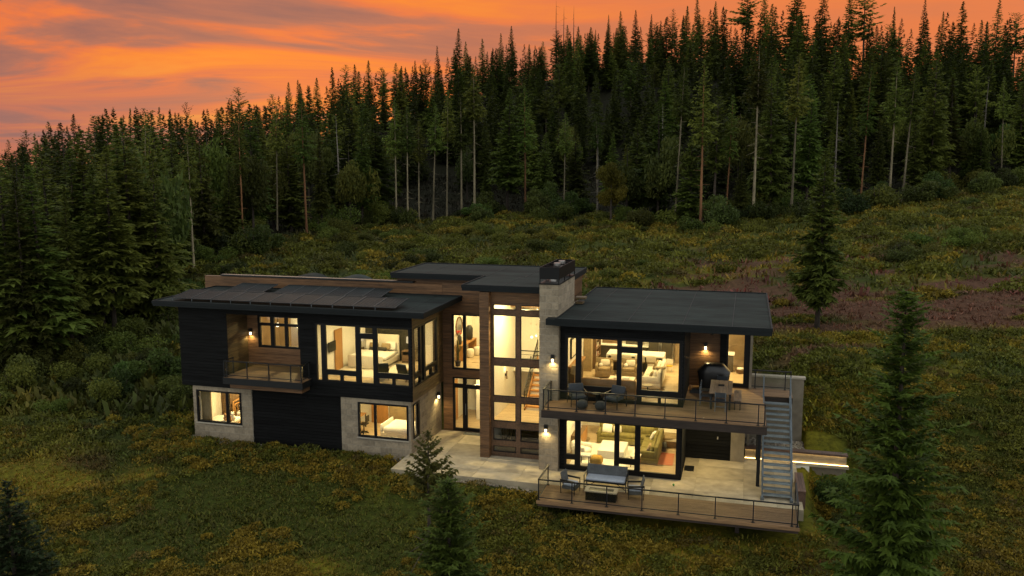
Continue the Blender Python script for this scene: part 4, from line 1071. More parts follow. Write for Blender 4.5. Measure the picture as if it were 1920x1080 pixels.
for s in (-.56,): MB().bar((s, -.05, .05), (s, nst * tr_, nst * rr_ + .1), .05, .24).obj('stringer', 'orange_wood', sr)
rl_ = MB().bar((-.58, -.05, 1.0), (-.58, nst * tr_, nst * rr_ + 1.0), .05).bar((-.58, -.05, 0), (-.58, -.05, 1.0), .05)
for k in range(14):
    y = nst * tr_ * k / 13; z = nst * rr_ * k / 13; rl_.bar((-.58, y, z + .12), (-.58, y, z + .98), .014)
for k in range(1, 5): rl_.bar((-.58, 0, .1 + k * .18), (-.58, nst * tr_, nst * rr_ + .1 + k * .18), .014)
rl_.obj('railing', 'black_metal', sr)
gl = thing('landing_railing', 'black metal railing of the upper landing seen through the tall window', 'railing', (-1.3, 5.2, 3.3))
MB().box(-1.29, 0.2, 0.0, 1.0, -.12, 0).obj('landing_slab', 'white_trim', gl)
g = MB()
for z in (.15, .35, .55, .75): g.bar((-1.0, 0.03, z), (.2, 0.03, z), .02)
g.bar((-1.0, .03, 0.95), (.2, .03, .95), .05)
for x in (-1.0, .2): g.bar((x, .03, 0), (x, .03, .95), .04)
g.obj('rails', 'black_metal', gl)
lt = thing('lower_stairs', 'dark lower stair flight and slatted wall below the landing', 'stairs', (-1.3, 2.6, .07))
for k in range(6): MB().box(-.6, 1.1, k * .3, k * .3 + .3, k * .2, k * .2 + .06).obj('tread', 'walnut', lt)
for k in range(12): MB().bar((-1.2 + k * .06, .2 + k * .1, 0), (-1.2 + k * .06, .2 + k * .1, 1.3), .03).obj('slat', 'walnut', lt)
MB().bar((-.7, -.2, 0.1), (-.7, 1.9, 1.45), .05, .2).obj('stringer', 'black_metal', lt)
iw = thing('indoor_sconce', 'dark double-cone wall light on the left wall of the stair hall', 'wall light', (-2.57, 3.6, 3.35))
MB().lathe([(.05, -.2), (.025, 0), (.05, .2)], (0.07, 0, 0), 10).obj('cone', 'walnut', iw); MB().box(-.02, .05, -.04, .04, -.06, .06).obj('bracket', 'black_metal', iw)
lamp('sconce_lamp', 'POINT', 4, (.09, 0, .28), .04, parent=iw)
cl = thing('chandelier', 'cluster of small clear glowing glass globes hanging in the stair hall', 'chandelier', (-0.75, 3.0, 7.45))
for k in range(26):
    a, r_, z = rnd.random() * 6.3, rnd.uniform(.05, .55), -rnd.uniform(.7, 2.1); p = (r_ * math.cos(a), r_ * math.sin(a), z)
    q = MB().ball(p, rnd.uniform(.035, .07), 7).obj('globe', 'globe_glow' if k % 3 == 0 else 'glass', cl, True); MB().bar((p[0], p[1], p[2] + .04), (p[0], p[1], 0), .006).obj('cord', 'steel_bright', q)

# ------------------------------------------------------------------ upper living room and kitchen
kc = thing('kitchen_counter', 'dark kitchen counter with white worktop along the back wall', 'kitchen counter', (2.6, 8.3, Z1))
MB().box(-1.6, 1.3, -.30, .36, 0, .88).obj('cabinet', 'dark_cabinet', kc); MB().box(-1.65, 1.35, -.36, .38, .885, .93).obj('worktop', 'counter', kc)
for k in range(6): MB().box(-1.58 + k * .48, -1.13 + k * .48, -.315, -.301, .05, .84).obj('door', 'dark_cabinet', kc)
for k, (x, w_, h_, m_) in enumerate(((-1.3, .3, .35, 'white_trim'), (-.7, .9, .25, 'walnut'), (.5, .8, .28, 'dark_cabinet'))): MB().box(x - w_ / 2, x + w_ / 2, .05, .34, .932, .93 + h_).obj('appliance', m_, kc)
uc = thing('wall_cabinet', 'dark wall cabinets above the kitchen counter', 'cabinet', (2.6, 8.45, Z1 + 1.65)); MB().box(-1.2, 1.3, -.12, .2, 0, .8).obj('carcass', 'dark_cabinet', uc)
for k in range(5): MB().box(-1.18 + k * .5, -.72 + k * .5, -.14, -.121, .02, .78).obj('door', 'dark_cabinet', uc)
fg = thing('fridge', 'wide dark refrigerator with bright vertical handles in the kitchen', 'fridge', (4.55, 8.3, Z1))
MB().box(-.6, .6, -.35, .36, 0, 2.2).obj('body', 'dark_cabinet', fg)
for s in (-1, 1): d_ = MB().box(s * .3 - .285, s * .3 + .285, -.385, -.351, .05, 2.15).obj('door', 'dark_cabinet', fg); MB().bar((s * .05, -.41, .5), (s * .05, -.41, 1.8), .025).obj('handle', 'steel_bright', d_)
MB().box(-.62, .62, -.33, .36, 2.21, 2.9).obj('overcupboard', 'cream', fg)
MB().box(5.25, 8.9, 8.62, 8.68, Z1, 6.3).obj('tiled_wall', 'tile', house)
il = thing('kitchen_island', 'long kitchen island with thick white waterfall top', 'kitchen island', (3.5, 6.45, Z1))
MB().box(-1.42, 1.42, -.60, .58, .83, .90).obj('worktop', 'counter', il)
for s in (-1, 1): MB().box(s * 1.39 - .03, s * 1.39 + .03, -.60, .58, 0, .829).obj('end_panel', 'counter', il)
MB().box(-1.35, 1.35, -.25, .55, 0, .828).obj('cabinet', 'dark_cabinet', il)
def stool(label, loc):
    t = thing('bar_stool', label, 'bar stool', loc, 0, 'bar stools along the kitchen island')
    MB().rbox((0, 0.02, .64), (.46, .42, .09), .04).obj('seat', 'tan_cloth', t, True); MB().rbox((0, -.2, .86), (.48, .07, .34), .03, (.12, 0, 0)).obj('backrest', 'cream', t, True)
    f_ = MB()
    for a in (-.19, .19):
        for c_ in (-.17, .17): f_.bar((a * 1.15, c_ * 1.15, 0), (a, c_, .6), .03)
    f_.bar((-.2, -.19, .25), (.2, -.19, .25), .02); f_.obj('legs', 'black_metal', t); return t
for k, x in enumerate((2.62, 3.15, 3.80, 4.36)): stool('cream-backed bar stool at the kitchen island, %s' % ('leftmost', 'second from the left', 'third from the left', 'rightmost')[k], (x, 5.62, Z1))
tc_ = thing('bookcase', 'tall dark shelf unit with red objects at the left of the kitchen', 'bookcase', (1.0, 6.9, Z1))
MB().box(0, .5, -.75, -.70, 0, 2.9).obj('side_panel', 'walnut', tc_); MB().box(0, .5, .70, .75, 0, 2.9).obj('side_panel', 'walnut', tc_); MB().box(0, .04, -.7, .7, 0, 2.9).obj('back_panel', 'walnut', tc_)
for z in (.05, .5, .95, 1.4, 1.85, 2.3):
    MB().box(.041, .5, -.699, .699, z, z + .04).obj('shelf', 'walnut', tc_)
    y = -.6
    while y < .6:
        if rnd.random() < .7: MB().box(.2, .42, y, y + .1, z + .041, z + rnd.uniform(.15, .33)).obj('ornament', rnd.choice(['red_cloth', 'cream', 'white_trim', 'steel_bright']), tc_)
        y += rnd.uniform(.12, .3)
MB().box(.96, 1.35, 5.55, 6.05, Z1, 6.3).obj('interior_wall', 'tan_cloth', house)
armchair('olive-brown armchair with patterned cushion, left of the two facing the deck', (2.15, 4.75, Z1), 0.12, 'tan_cloth')
armchair('olive-brown armchair with patterned cushion, right of the two facing the deck', (3.35, 4.95, Z1), 0.0, 'tan_cloth')
so = sofa('long cream sofa along the right side of the upper living room', (4.62, 4.15, Z1), R(-90), 2.9, 'cream', pil=((-1.05, 'tan_cloth', .48), (-.72, 'tan_cloth', .44), (1.05, 'tan_cloth', .3)))
th_ = MB().rbox((0, 0, 0), (.3, .5, .06), .03).obj('throw_blanket', 'tan_cloth', so); th_.location = (0.7, 0.36, 0.90)
table('low wooden coffee table with books in the upper living room', (3.25, 3.1, Z1), 0, 1.2, .8, .38, 'cream', 'walnut')
for k, (x, y, w_, m_) in enumerate(((3.45, 3.0, .34, 'white_trim'), (3.0, 2.9, .22, 'cream'))):
    o = MB().box(-w_ / 2, w_ / 2, -w_ * .35, w_ * .35, 0, .04).box(-w_ / 2 + .02, w_ / 2 - .01, -w_ * .33, w_ * .33, .041, .075).obj('books', m_); o.location = (x, y, Z1 + .382); tag(o, '%s stack of books on the upper coffee table' % ('larger', 'smaller')[k], 'books')
lb = sofa('brown leather sofa with its back to the deck window', (2.95, 1.15, Z1), R(180), 2.5, 'leather', dep=.85, pil=((.6, 'cream', .42),))
rt = thing('side_table', 'small round side table at the end of the cream sofa', 'table', (4.62, 1.6, Z1)); MB().cyl((0, 0, .48), (0, 0, .52), .24, n=18).obj('tabletop', 'stone_table', rt); MB().cyl((0, 0, 0), (0, 0, .479), .03).obj('stem', 'black_metal', rt); MB().cyl((0, 0, 0), (0, 0, .03), .16, n=14).obj('foot', 'black_metal', rt)
fp = thing('fireplace', 'dark fireplace with oak mantel and framed art on the left living room wall', 'fireplace', (1.0, 2.9, Z1))
MB().box(-.04, .25, -1.1, 1.1, 0, 1.0).obj('surround', 'walnut', fp); MB().box(.251, .27, -.7, .7, .2, .75).obj('firebox', 'black_frame', fp); MB().box(-.04, .34, -1.2, 1.2, 1.02, 1.10).obj('mantel', 'orange_wood', fp)
MB().box(-.03, .03, -.75, .75, 1.35, 2.3).obj('art_frame', 'black_frame', fp); MB().box(.031, .034, -.65, .65, 1.43, 2.22).obj('art', 'cream', fp)
fl_ = thing('floor_lamp', 'floor lamp with wide dark shade at the left window pane', 'lamp', (1.38, 1.5, Z1))
MB().cyl((0, 0, 0), (0, 0, .03), .16, n=14).obj('foot', 'black_metal', fl_); MB().cyl((0, 0, .03), (0, 0, .95), .05).obj('stem', 'black_vase', fl_); MB().lathe([(.26, .85), (.22, 1.25)], n=18).obj('lamp_shade', 'tan_cloth', fl_)
hs_ = thing('rocking_toy', 'small white child chair with yellow seat by the kitchen passage', 'chair', (5.15, 6.6, Z1))
MB().box(-.16, .16, -.16, .16, .28, .32).obj('seat', 'mustard', hs_); legs(hs_, .34, .34, .28, 'white_trim'); MB().box(-.16, .16, .13, .16, .33, .62).obj('backrest', 'white_trim', hs_)
# passage behind the recess
pc = thing('sideboard', 'white-topped kitchen side unit behind the recess window', 'cabinet', (7.9, 7.6, Z1)); MB().box(-.9, .35, -.3, .3, 0, .86).obj('cabinet', 'dark_cabinet', pc); MB().box(-.95, .4, -.34, .34, .865, .92).obj('worktop', 'counter', pc)
pt = thing('pendant_light', 'glowing white pendant light behind the recess window', 'ceiling light', (7.9, 7.0, 6.34)); MB().lathe([(.2, -.75), (.18, -.5), (.05, -.42)], n=16).obj('lamp_shade', 'shade_glow', pt); MB().bar((0, 0, -.43), (0, 0, 0), .012).obj('cord', 'black_metal', pt)
bk = thing('basket', 'round brown basket with white toys on the passage floor', 'basket', (8.6, 7.2, Z1)); MB().lathe([(.18, 0), (.24, .2), (.22, .2), (.16, .03)], n=16).obj('bowl', 'walnut', bk)
for k in range(4): MB().ball((.09 * math.cos(k * 1.6), .09 * math.sin(k * 1.6), .22), .07, 6).obj('toy', 'white_cloth', bk)

# ------------------------------------------------------------------ lower living room
rug('large white rug in the lower living room', (2.75, 2.4, Z0), 3.0, 3.4, 'white_cloth')
sofa('green velvet sofa along the back of the lower living room', (3.4, 4.45, Z0), 0, 2.9, 'olive_cloth', pil=((-1.0, 'white_cloth', .5), (-.5, 'cream', .4)), arms=(1, 0))
sofa('green velvet sofa wing running toward the window on the right', (4.68, 3.05, Z0), R(-90), 2.9, 'olive_cloth', pil=((-.9, 'white_cloth', .46), (.9, 'tan_cloth', .4)), arms=(0, 1))
ot = thing('coffee_table', 'large low white block table in the lower living room', 'table', (2.95, 2.65, Z0)); MB().rbox((0, 0, .21), (1.25, 1.55, .40), .05).obj('body', 'counter', ot, False); MB().rbox((0, 0, .015), (1.1, 1.4, .03), .01).obj('plinth', 'white_trim', ot)
po = MB().rbox((0, 0, .21), (.58, .58, .42), .19).obj('pouf', 'mustard', smooth=True); po.location = (2.45, 1.05, Z0); tag(po, 'mustard yellow floor pouf by the lower living room window', 'pouf')
ac = thing('armchair', 'rounded white armchair at the left of the lower living room', 'armchair', (1.62, 1.85, Z0), R(70)); MB().rbox((0, 0, .3), (.75, .75, .34), .14).obj('seat', 'white_cloth', ac, True); MB().rbox((0, .3, .55), (.75, .2, .5), .1, (-.15, 0, 0)).obj('backrest', 'white_cloth', ac, True)
for s in (-1, 1): MB().rbox((s * .33, 0, .48), (.14, .7, .3), .07).obj('armrest', 'white_cloth', ac, True)
table('small pale side table with open shelf near the lower left panes', (1.95, .88, Z0), 0, .5, .45, .5, 'counter', 'black_metal')
rt = table('small wooden side table at the near end of the green sofa', (4.18, 1.3, Z0), 0, .48, .5, .52, 'cream', 'orange_wood')
rug('red and tan zigzag rug at the right of the lower living room', (5.42, 2.6, Z0), .72, 1.7, 'red_rug', 0.02)
bp_ = thing('backpack', 'dark patterned bag leaning behind the green sofa', 'bag', (5.22, 3.65, Z0)); MB().rbox((0, 0, .24), (.3, .24, .46), .1).obj('body', 'grey_weave', bp_, True); MB().rbox((0, -.13, .18), (.22, .08, .22), .04).obj('pocket', 'dark_leather', bp_, True)
db = thing('daybed', 'low bed with rumpled tan blanket at the back of the lower living room', 'bed', (5.5, 5.1, Z0)); MB().rbox((0, 0, .18), (1.0, 1.8, .3), .05).obj('bed_frame', 'walnut', db); MB().rbox((0, 0, .40), (1.02, 1.8, .2), .09).obj('mattress', 'cream', db, True); MB().rbox((0, -.5, .46), (1.08, .8, .16), .07, (.05, .03, .1)).obj('blanket', 'tan_cloth', db, True)
pb_ = thing('pedestal_table', 'black round pedestal table base at the back left of the lower living room', 'table', (1.95, 5.6, Z0)); MB().cyl((0, 0, 0), (0, 0, .03), .28, n=18).obj('foot', 'black_metal', pb_); MB().cyl((0, 0, .03), (0, 0, .72), .035).obj('stem', 'black_metal', pb_); MB().cyl((0, 0, .721), (0, 0, .75), .45, n=22).obj('tabletop', 'counter', pb_)
o = MB().rbox((0, 0, .09), (.42, .36, .18), .08).obj('floor_cushion', 'tan_cloth', smooth=True); o.location = (1.35, 4.25, Z0); tag(o, 'small tan floor cushion left of the green sofa', 'cushion')
lc = thing('low_cabinet', 'patterned wooden low cabinet on the left wall of the lower living room', 'cabinet', (1.22, 3.4, Z0)); MB().box(-.25, .2, -.9, .9, .1, .78).obj('carcass', 'walnut', lc)
for k in range(3): MB().box(.201, .215, -.88 + k * .6, -.31 + k * .6, .13, .75).obj('door', 'orange_wood', lc)
table_lamp('lit white table lamp on the patterned low cabinet', (1.2, 3.0, Z0 + .785), .5, 'white_trim', True, 6)

# ------------------------------------------------------------------ upper deck furniture
ZD = 3.255
def outdoor_chair(label, loc, rz):
    t = thing('outdoor_chair', label, 'chair', loc, rz, None)
    MB().rbox((0, -.02, .40), (.66, .62, .15), .06).obj('seat_cushion', 'blue_grey', t, True); MB().rbox((0, .30, .66), (.68, .17, .44), .07, (-.25, 0, 0)).obj('back_cushion', 'blue_grey', t, True)
    f_ = MB()
    for s in (-1, 1): f_.bar((s * .36, -.34, 0), (s * .36, -.34, .58), .03).bar((s * .36, .40, 0), (s * .36, .36, .7), .03).bar((s * .36, -.36, .58), (s * .36, .38, .62), .05, .03)
    f_.bar((-.36, -.3, .32), (.36, -.3, .32), .03).bar((-.36, .34, .32), (.36, .34, .32), .03); f_.obj('frame', 'black_metal', t); return t
outdoor_chair('blue-grey cushioned deck chair, left of the pair by the railing', (1.82, -.42, ZD), R(25))
outdoor_chair('blue-grey cushioned deck chair, right of the pair by the railing', (3.42, -.35, ZD), R(-25))
st_ = thing('side_table', 'small dark round table between the two deck chairs', 'table', (2.60, -.12, ZD)); MB().cyl((0, 0, .46), (0, 0, .49), .22, n=16).obj('tabletop', 'black_metal', st_); MB().cyl((0, 0, .02), (0, 0, .459), .03).obj('stem', 'black_metal', st_); MB().cyl((0, 0, 0), (0, 0, .02), .15, n=14).obj('foot', 'black_metal', st_)
for k, x in enumerate((2.13, 2.92)):
    o = MB().rbox((0, 0, .19), (.46, .46, .38), .17).obj('pouf', 'grey_pouf', smooth=True); o.location = (x, -.98, ZD); tag(o, 'grey woven pouf on the upper deck, %s of two' % ('left', 'right')[k], 'pouf')
dt = thing('dining_table', 'weathered plank dining table on the upper deck', 'table', (7.82, 1.45, ZD))
for k in range(5): MB().box(-.47 + k * .19, -.287 + k * .19, -1.15, 1.15, .71, .75).obj('plank', 'table_wood', dt)
for sx in (-1, 1):
    for sy in (-1, 1): MB().box(sx * .38 - .04, sx * .38 + .04, sy * 1.0 - .04, sy * 1.0 + .04, 0, .709).obj('leg', 'black_metal', dt)
o = MB().box(-.13, .13, -.08, .08, 0, .05).obj('candle_tray', 'black_metal'); o.location = (7.82, 1.6, ZD + .751); tag(o, 'small dark tray in the middle of the deck dining table', 'tray')
bn = thing('dining_bench', 'wooden bench with dark legs along the right of the deck dining table', 'bench', (8.52, 1.3, ZD))
for k in range(2): MB().box(-.16 + k * .165, -.003 + k * .165, -.9, .9, .42, .46).obj('plank', 'table_wood', bn)
for sy in (-1, 1): MB().box(-.13, .13, sy * .75 - .03, sy * .75 + .03, .36, .419).box(-.13, -.09, sy * .75 - .03, sy * .75 + .03, 0, .36).box(.09, .13, sy * .75 - .03, sy * .75 + .03, 0, .36).obj('leg', 'black_metal', bn)
def dchair(label, loc, rz):
    t = thing('dining_chair', label, 'chair', loc, rz, None)
    MB().box(-.22, .22, -.22, .22, .43, .46).obj('seat', 'blue_grey', t); MB().rbox((0, .23, .72), (.44, .03, .22), .012).obj('backrest', 'blue_grey', t)
    f_ = MB()
    for s in (-1, 1): f_.bar((s * .21, .22, 0), (s * .21, .24, .85), .03).bar((s * .21, -.2, 0), (s * .21, -.2, .43), .03)
    f_.bar((-.21, .22, .22), (.21, .22, .22), .025); f_.obj('frame', 'steel', t); return t
dchair('grey metal dining chair at the near end of the deck table', (7.82, .28, ZD), R(180))
dchair('grey metal dining chair at the left side of the deck table, nearer', (7.18, 1.0, ZD), R(90))
dchair('grey metal dining chair at the left side of the deck table, farther', (7.18, 1.9, ZD), R(90))
dchair('grey metal dining chair at the far end of the deck table', (7.82, 2.82, ZD), 0)
gr = thing('grill', 'barbecue grill under a black cover against the deck wall', 'grill', (7.42, 3.78, ZD))
prof = [(-.72, 0.72, .88), (-.48, 0.36, 1.18)]
cv = MB()
def ring(hx, hy, z, n=20, j=.012):
    out = []
    for k in range(n):
        a = 2 * math.pi * (k + .5) / n; c, s = math.cos(a), math.sin(a); q = max(abs(c), abs(s)) ** .75
        out.append((hx * c / q + rnd.uniform(-j, j), hy * s / q + rnd.uniform(-j, j), z + rnd.uniform(-j, j)))
    return out
rs = [ring(.66, .33, .12), ring(.68, .36, .45), ring(.75, .37, .86), ring(.72, .36, .92), ring(.50, .34, 1.14), ring(.44, .26, 1.24), ring(.30, .1, 1.26)]
n = 20; vs = [p for r_ in rs for p in r_]
cv.add(vs, [(i * n + k, i * n + (k + 1) % n, (i + 1) * n + (k + 1) % n, (i + 1) * n + k) for i in range(len(rs) - 1) for k in range(n)] + [tuple((len(rs) - 1) * n + k for k in range(n))])
cv.obj('cover', 'grill_cover', gr, True)
for sx in (-1, 1):
    for sy in (-1, 1): MB().cyl((sx * .5, sy * .22 - .02, .06), (sx * .5, sy * .22 + .02, .06), .06).obj('wheel', 'black_metal', gr)
rug('grey door mat at the glass corner of the upper deck', (6.62, 3.25, ZD), .45, .8, 'grey_weave')
o = MB().lathe([(.05, 0), (.06, .2), (.03, .26)], n=10).obj('lantern', 'orange_wood', smooth=True); o.location = (6.4, 3.35, ZD); tag(o, 'small orange lantern on the deck by the glass corner', 'lantern')

# ------------------------------------------------------------------ terrace furniture
ps = thing('outdoor_sofa', 'dark woven outdoor sofa with pale cushion on the terrace', 'sofa', (3.28, -1.42, 0.004))
MB().rbox((0, .30, .63), (1.72, .06, .52), .025, (-.16, 0, 0)).obj('backrest', 'grey_weave', ps); MB().rbox((0, -.02, .42), (1.66, .58, .13), .06).obj('seat_cushion', 'pale_cushion', ps, True)
f_ = MB().box(-.86, .86, -.32, .3, .31, .345)
for s in (-1, 1):
    f_.bar((s * .88, -.33, 0), (s * .88, -.33, .58), .035).bar((s * .88, .30, 0), (s * .88, .36, .7), .035).bar((s * .88, -.34, .58), (s * .88, .33, .60), .045, .03).bar((s * .88, -.3, .06), (s * .3, 0, .31), .02)
f_.obj('frame', 'black_metal', ps)
def pchair(label, loc, rz):
    t = thing('terrace_chair', label, 'chair', loc, rz)
    MB().rbox((0, .27, .60), (.56, .05, .55), .02, (-.25, 0, 0)).obj('backrest', 'grey_weave', t); MB().rbox((0, -.02, .39), (.54, .5, .10), .045).obj('seat_cushion', 'pale_cushion', t, True); MB().box(-.28, .28, -.28, .26, .20, .335).obj('seat_apron', 'grey_weave', t)
    f_ = MB()
    for s in (-1, 1): f_.bar((s * .30, -.30, 0), (s * .30, -.30, .54), .03).bar((s * .30, .30, 0), (s * .30, .33, .6), .03).bar((s * .30, -.31, .55), (s * .30, .32, .57), .05, .07)
    f_.bar((-.30, -.29, .19), (.30, -.29, .19), .025)
    f_.obj('frame', 'black_metal', t); return t
pchair('woven terrace chair left of the fire table', (1.92, -2.28, .016), R(78))
pchair('woven terrace chair right of the fire table', (4.62, -2.15, .016), R(-80))
ft = thing('fire_table', 'dark rectangular fire table with pale stone rim on the low deck', 'fire table', (3.30, -2.72, .016))
MB().box(-.62, .62, -.26, .26, 0, .36).obj('body', 'black_siding', ft)
rm_ = MB()
for r_ in decomp((-.66, .66, -.29, .29), [(-.5, .5, -.15, .15)]): rm_.box(r_[0], r_[1], r_[2], r_[3], .362, .41)
rm_.obj('rim', 'stone_table', ft); MB().box(-.49, .49, -.14, .14, .362, .385).obj('burner', 'black_metal', ft)
o = MB().ball((0, 0, .05), .05, 8).obj('ball', 'green_ball', smooth=True); o.location = (6.02, -.42, .004); tag(o, 'small green ball on the terrace floor', 'ball')

# ------------------------------------------------------------------ room lights
def clight(x, y, z, e, label):
    return downlight((x, y, z), e * 3.0, label, 0.22)
clight(-9.4, 1.5, 6.258, 26, 'recessed ceiling light over the front of the upper bedroom'); clight(-9.2, 3.9, 6.258, 26, 'recessed ceiling light over the bed in the upper bedroom')
clight(-7.0, 2.6, 6.258, 26, 'added ceiling light brightening the side windows of the upper bedroom'); clight(-7.0, 3.7, 2.518, 16, 'added ceiling light by the bed head brightening the lower right bedroom side window')  # two lamps added so the side windows look brighter from outside
clight(-13.8, 3.6, 6.258, 70, 'recessed ceiling light in the bath behind the balcony')
clight(-16.2, 1.6, 2.518, 30, 'recessed ceiling light in the lower left bedroom'); clight(-16.2, 3.4, 2.518, 30, 'recessed ceiling light at the back of the lower left bedroom')
clight(-8.5, 1.7, 2.518, 24, 'recessed ceiling light in the lower right bedroom'); clight(-8.5, 3.4, 2.518, 20, 'recessed ceiling light at the back of the lower right bedroom')
clight(-4.6, 5.6, 6.318, 48, 'recessed ceiling light in the upper hall'); clight(-4.6, 7.8, 6.318, 34, 'recessed ceiling light at the back of the upper hall')
clight(-4.6, 5.4, 2.918, 34, 'recessed ceiling light in the lower entry')
clight(-1.3, 2.6, 7.498, 150, 'recessed ceiling light high in the stair hall'); clight(-1.3, 4.8, 7.498, 150, 'recessed ceiling light at the back of the stair hall')
for k, (x, y, e) in enumerate(((2.2, 2.2, 20), (4.6, 2.2, 22), (2.2, 5.2, 22), (4.6, 5.2, 24), (2.4, 7.6, 32), (4.8, 7.4, 32), (7.6, 6.2, 70))):
    clight(x, y, 6.338, e, 'recessed ceiling light in the upper living space, ' + ('front left', 'front right', 'over the left armchair', 'over the cream sofa', 'over the left kitchen counter', 'before the fridge', 'in the right passage')[k])
for k, (x, y, e) in enumerate(((2.2, 1.6, 30), (4.6, 1.6, 24), (2.2, 4.2, 26), (4.6, 4.4, 22))):
    clight(x, y, 2.798, e, 'recessed ceiling light in the lower living room, ' + ('front left', 'front right', 'back left', 'back right')[k])
# ------------------------------------------------------------------ vegetation
def spruce_arrays(H, Rad, base, nwh, per, step, sl, sw, seed, droop=0.32, topthin=1.0, green=((0.034, 0.058, 0.013), (0.125, 0.165, 0.028)), irr=0.3, lean=0.0, expo=0.85, bulge=0.0, tip=0.22):
    """needle sprays along drooping branches in whorls; returns V, F, cols"""
    g = np.random.default_rng(seed)
    nb = nwh * per
    t = (np.arange(nb) + g.random(nb)) / nb
    z = H * (base + (1 - base) * t ** 0.92)
    rel = (z / H - base) / (1 - base)
    prof = (1 - rel) ** expo * (1 + bulge * np.sin(np.pi * np.clip(rel * 1.4, 0, 1)))
    clump = 1 + irr * 0.35 * np.sin(z * (9 + 3 * g.random()) / H * 6 + g.random() * 6)
    L = Rad * prof * clump * g.uniform(1 - irr, 1 + irr * 0.45, nb) + 0.025 * Rad
    low = np.clip(rel / 0.12, 0.45, 1); L *= low
    az = g.random(nb) * 2 * np.pi
    dr = droop + (0.55 - 1.1 * rel) * 0.35 - g.random(nb) * 0.15
    ns = np.maximum((L / step).astype(int), 2)
    bi = np.repeat(np.arange(nb), ns)
    off = np.concatenate([np.arange(k) for k in ns])
    s = (off + g.random(len(off))) / ns[bi]                    # 0..1 along branch
    s = 0.12 + 0.88 * s
    r = s * L[bi]
    ca, sa = np.cos(az[bi]), np.sin(az[bi])
    px = r * ca; py = r * sa; pz = z[bi] - r * dr[bi] + (r ** 2) / np.maximum(L[bi], .1) * 0.18
    # two or three sprays per node, fanning sideways and drooping
    V = []; C = []
    K = 3
    for k in range(K):
        ang = az[bi] + (k - 1) * 0.95 + g.normal(0, 0.3, len(bi))
        ll = sl * g.uniform(0.6, 1.25, len(bi)) * (tip + (1.12 - tip) * (1 - rel[bi]) ** .8)
        dz = -ll * g.uniform(0.05, 0.75, len(bi)) + ll * 0.55 * rel[bi]
        dx, dy = np.cos(ang) * ll * 0.85, np.sin(ang) * ll * 0.85
        w = sw * g.uniform(0.7, 1.3, len(bi)) * (0.4 + 0.7 * (1 - rel[bi]))
        wx, wy = -np.sin(ang) * w, np.cos(ang) * w
        wz = g.normal(0, 0.35, len(bi)) * w
        a = np.c_[px - wx, py - wy, pz - wz]; b = np.c_[px + wx, py + wy, pz + wz]; c = np.c_[px + dx, py + dy, pz + dz]
        V.append(np.stack([a, b, c], 1))
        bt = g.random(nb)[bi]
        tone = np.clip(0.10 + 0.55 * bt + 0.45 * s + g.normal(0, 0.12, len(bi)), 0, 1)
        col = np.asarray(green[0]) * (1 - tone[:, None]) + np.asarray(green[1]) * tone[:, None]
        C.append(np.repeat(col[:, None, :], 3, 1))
    # leader shoot
    q = 14; zz = H * (1 - 0.05 * g.random(q)); a_ = g.random(q) * 6.28; h_ = 0.03 * Rad + 0.05
    tip = np.stack([np.c_[-.04 * np.sin(a_), .04 * np.cos(a_), zz], np.c_[.04 * np.sin(a_), -.04 * np.cos(a_), zz], np.c_[h_ * 1.6 * np.cos(a_), h_ * 1.6 * np.sin(a_), zz + sl * .35]], 1)
    V.append(tip); C.append(np.full((q, 3, 3), green[0]))
    V = np.concatenate(V).reshape(-1, 3); C = np.concatenate(C).reshape(-1, 3)
    V[:, 0] += lean * V[:, 2]
    return V, np.arange(len(V)).reshape(-1, 3), C
def trunk_mesh(H, r, m, base=0.0, seed=0, lean=0.0, stubs=0, n=7):
    g = random.Random(seed); mb = MB(); k = 7; vs = []; fs = []
    for i in range(k + 1):
        f = i / k; z = -0.6 + (H * 0.985 + 0.6) * f; rr_ = r * (1 - f) ** 0.8 + 0.012 + (0.25 * r if i == 0 else 0)
        ox = lean * z + g.uniform(-.02, .02) * r * 4; oy = g.uniform(-.02, .02) * r * 4
        for j in range(n): a = 2 * math.pi * j / n; vs.append((ox + rr_ * math.cos(a), oy + rr_ * math.sin(a), z))
    for i in range(k):
        for j in range(n): fs.append((i * n + j, i * n + (j + 1) % n, (i + 1) * n + (j + 1) % n, (i + 1) * n + j))
    mb.add(vs, fs)
    for _ in range(stubs):
        z = H * g.uniform(max(0.12, base - 0.45), base + 0.1); a = g.random() * 6.28; L = g.uniform(.5, 1.8); c = lean * z
        mb.cyl((c, 0, z), (c + L * math.cos(a), L * math.sin(a), z - L * g.uniform(-.1, .5)), 0.035, 0.012, 4, cap=False)
    return mb.mesh('trunk', m, True)
def forest_mesh(i, H, Rad, base, nwh, per, step, sl, sw, bark='bark', stubs=6, **kw):
    V, F, C = spruce_arrays(H, Rad, base, nwh, per, step, sl, sw, 100 + i, **kw)
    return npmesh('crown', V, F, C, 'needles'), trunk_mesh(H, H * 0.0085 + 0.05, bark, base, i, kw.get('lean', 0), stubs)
FV = []                                               # (crown, trunk, height)
specs = [(22, 2.7, .12, .30, .85), (22, 2.3, .16, .34, .8), (22, 3.1, .10, .28, .95), (22, 2.1, .22, .40, .75), (22, 2.6, .28, .36, .85), (22, 3.3, .18, .30, .7), (22, 2.0, .30, .45, 1.0), (22, 2.9, .20, .32, .65)]
for i, (H, Rd, b_, dr, ex) in enumerate(specs):
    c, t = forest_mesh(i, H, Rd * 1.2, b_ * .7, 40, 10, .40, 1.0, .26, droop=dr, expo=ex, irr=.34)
    FV.append((c, t, H))
# ragged old pines with open, flat-topped crowns
for i, (b_, Rd) in enumerate(((.42, 3.0), (.30, 2.8), (.5, 3.4))):
    c, t = forest_mesh(50 + i, 22, Rd, b_, 13, 11, .34, .95, .26, droop=-.05, expo=.38, irr=.8, stubs=14)
    FV.append((c, t, 22))
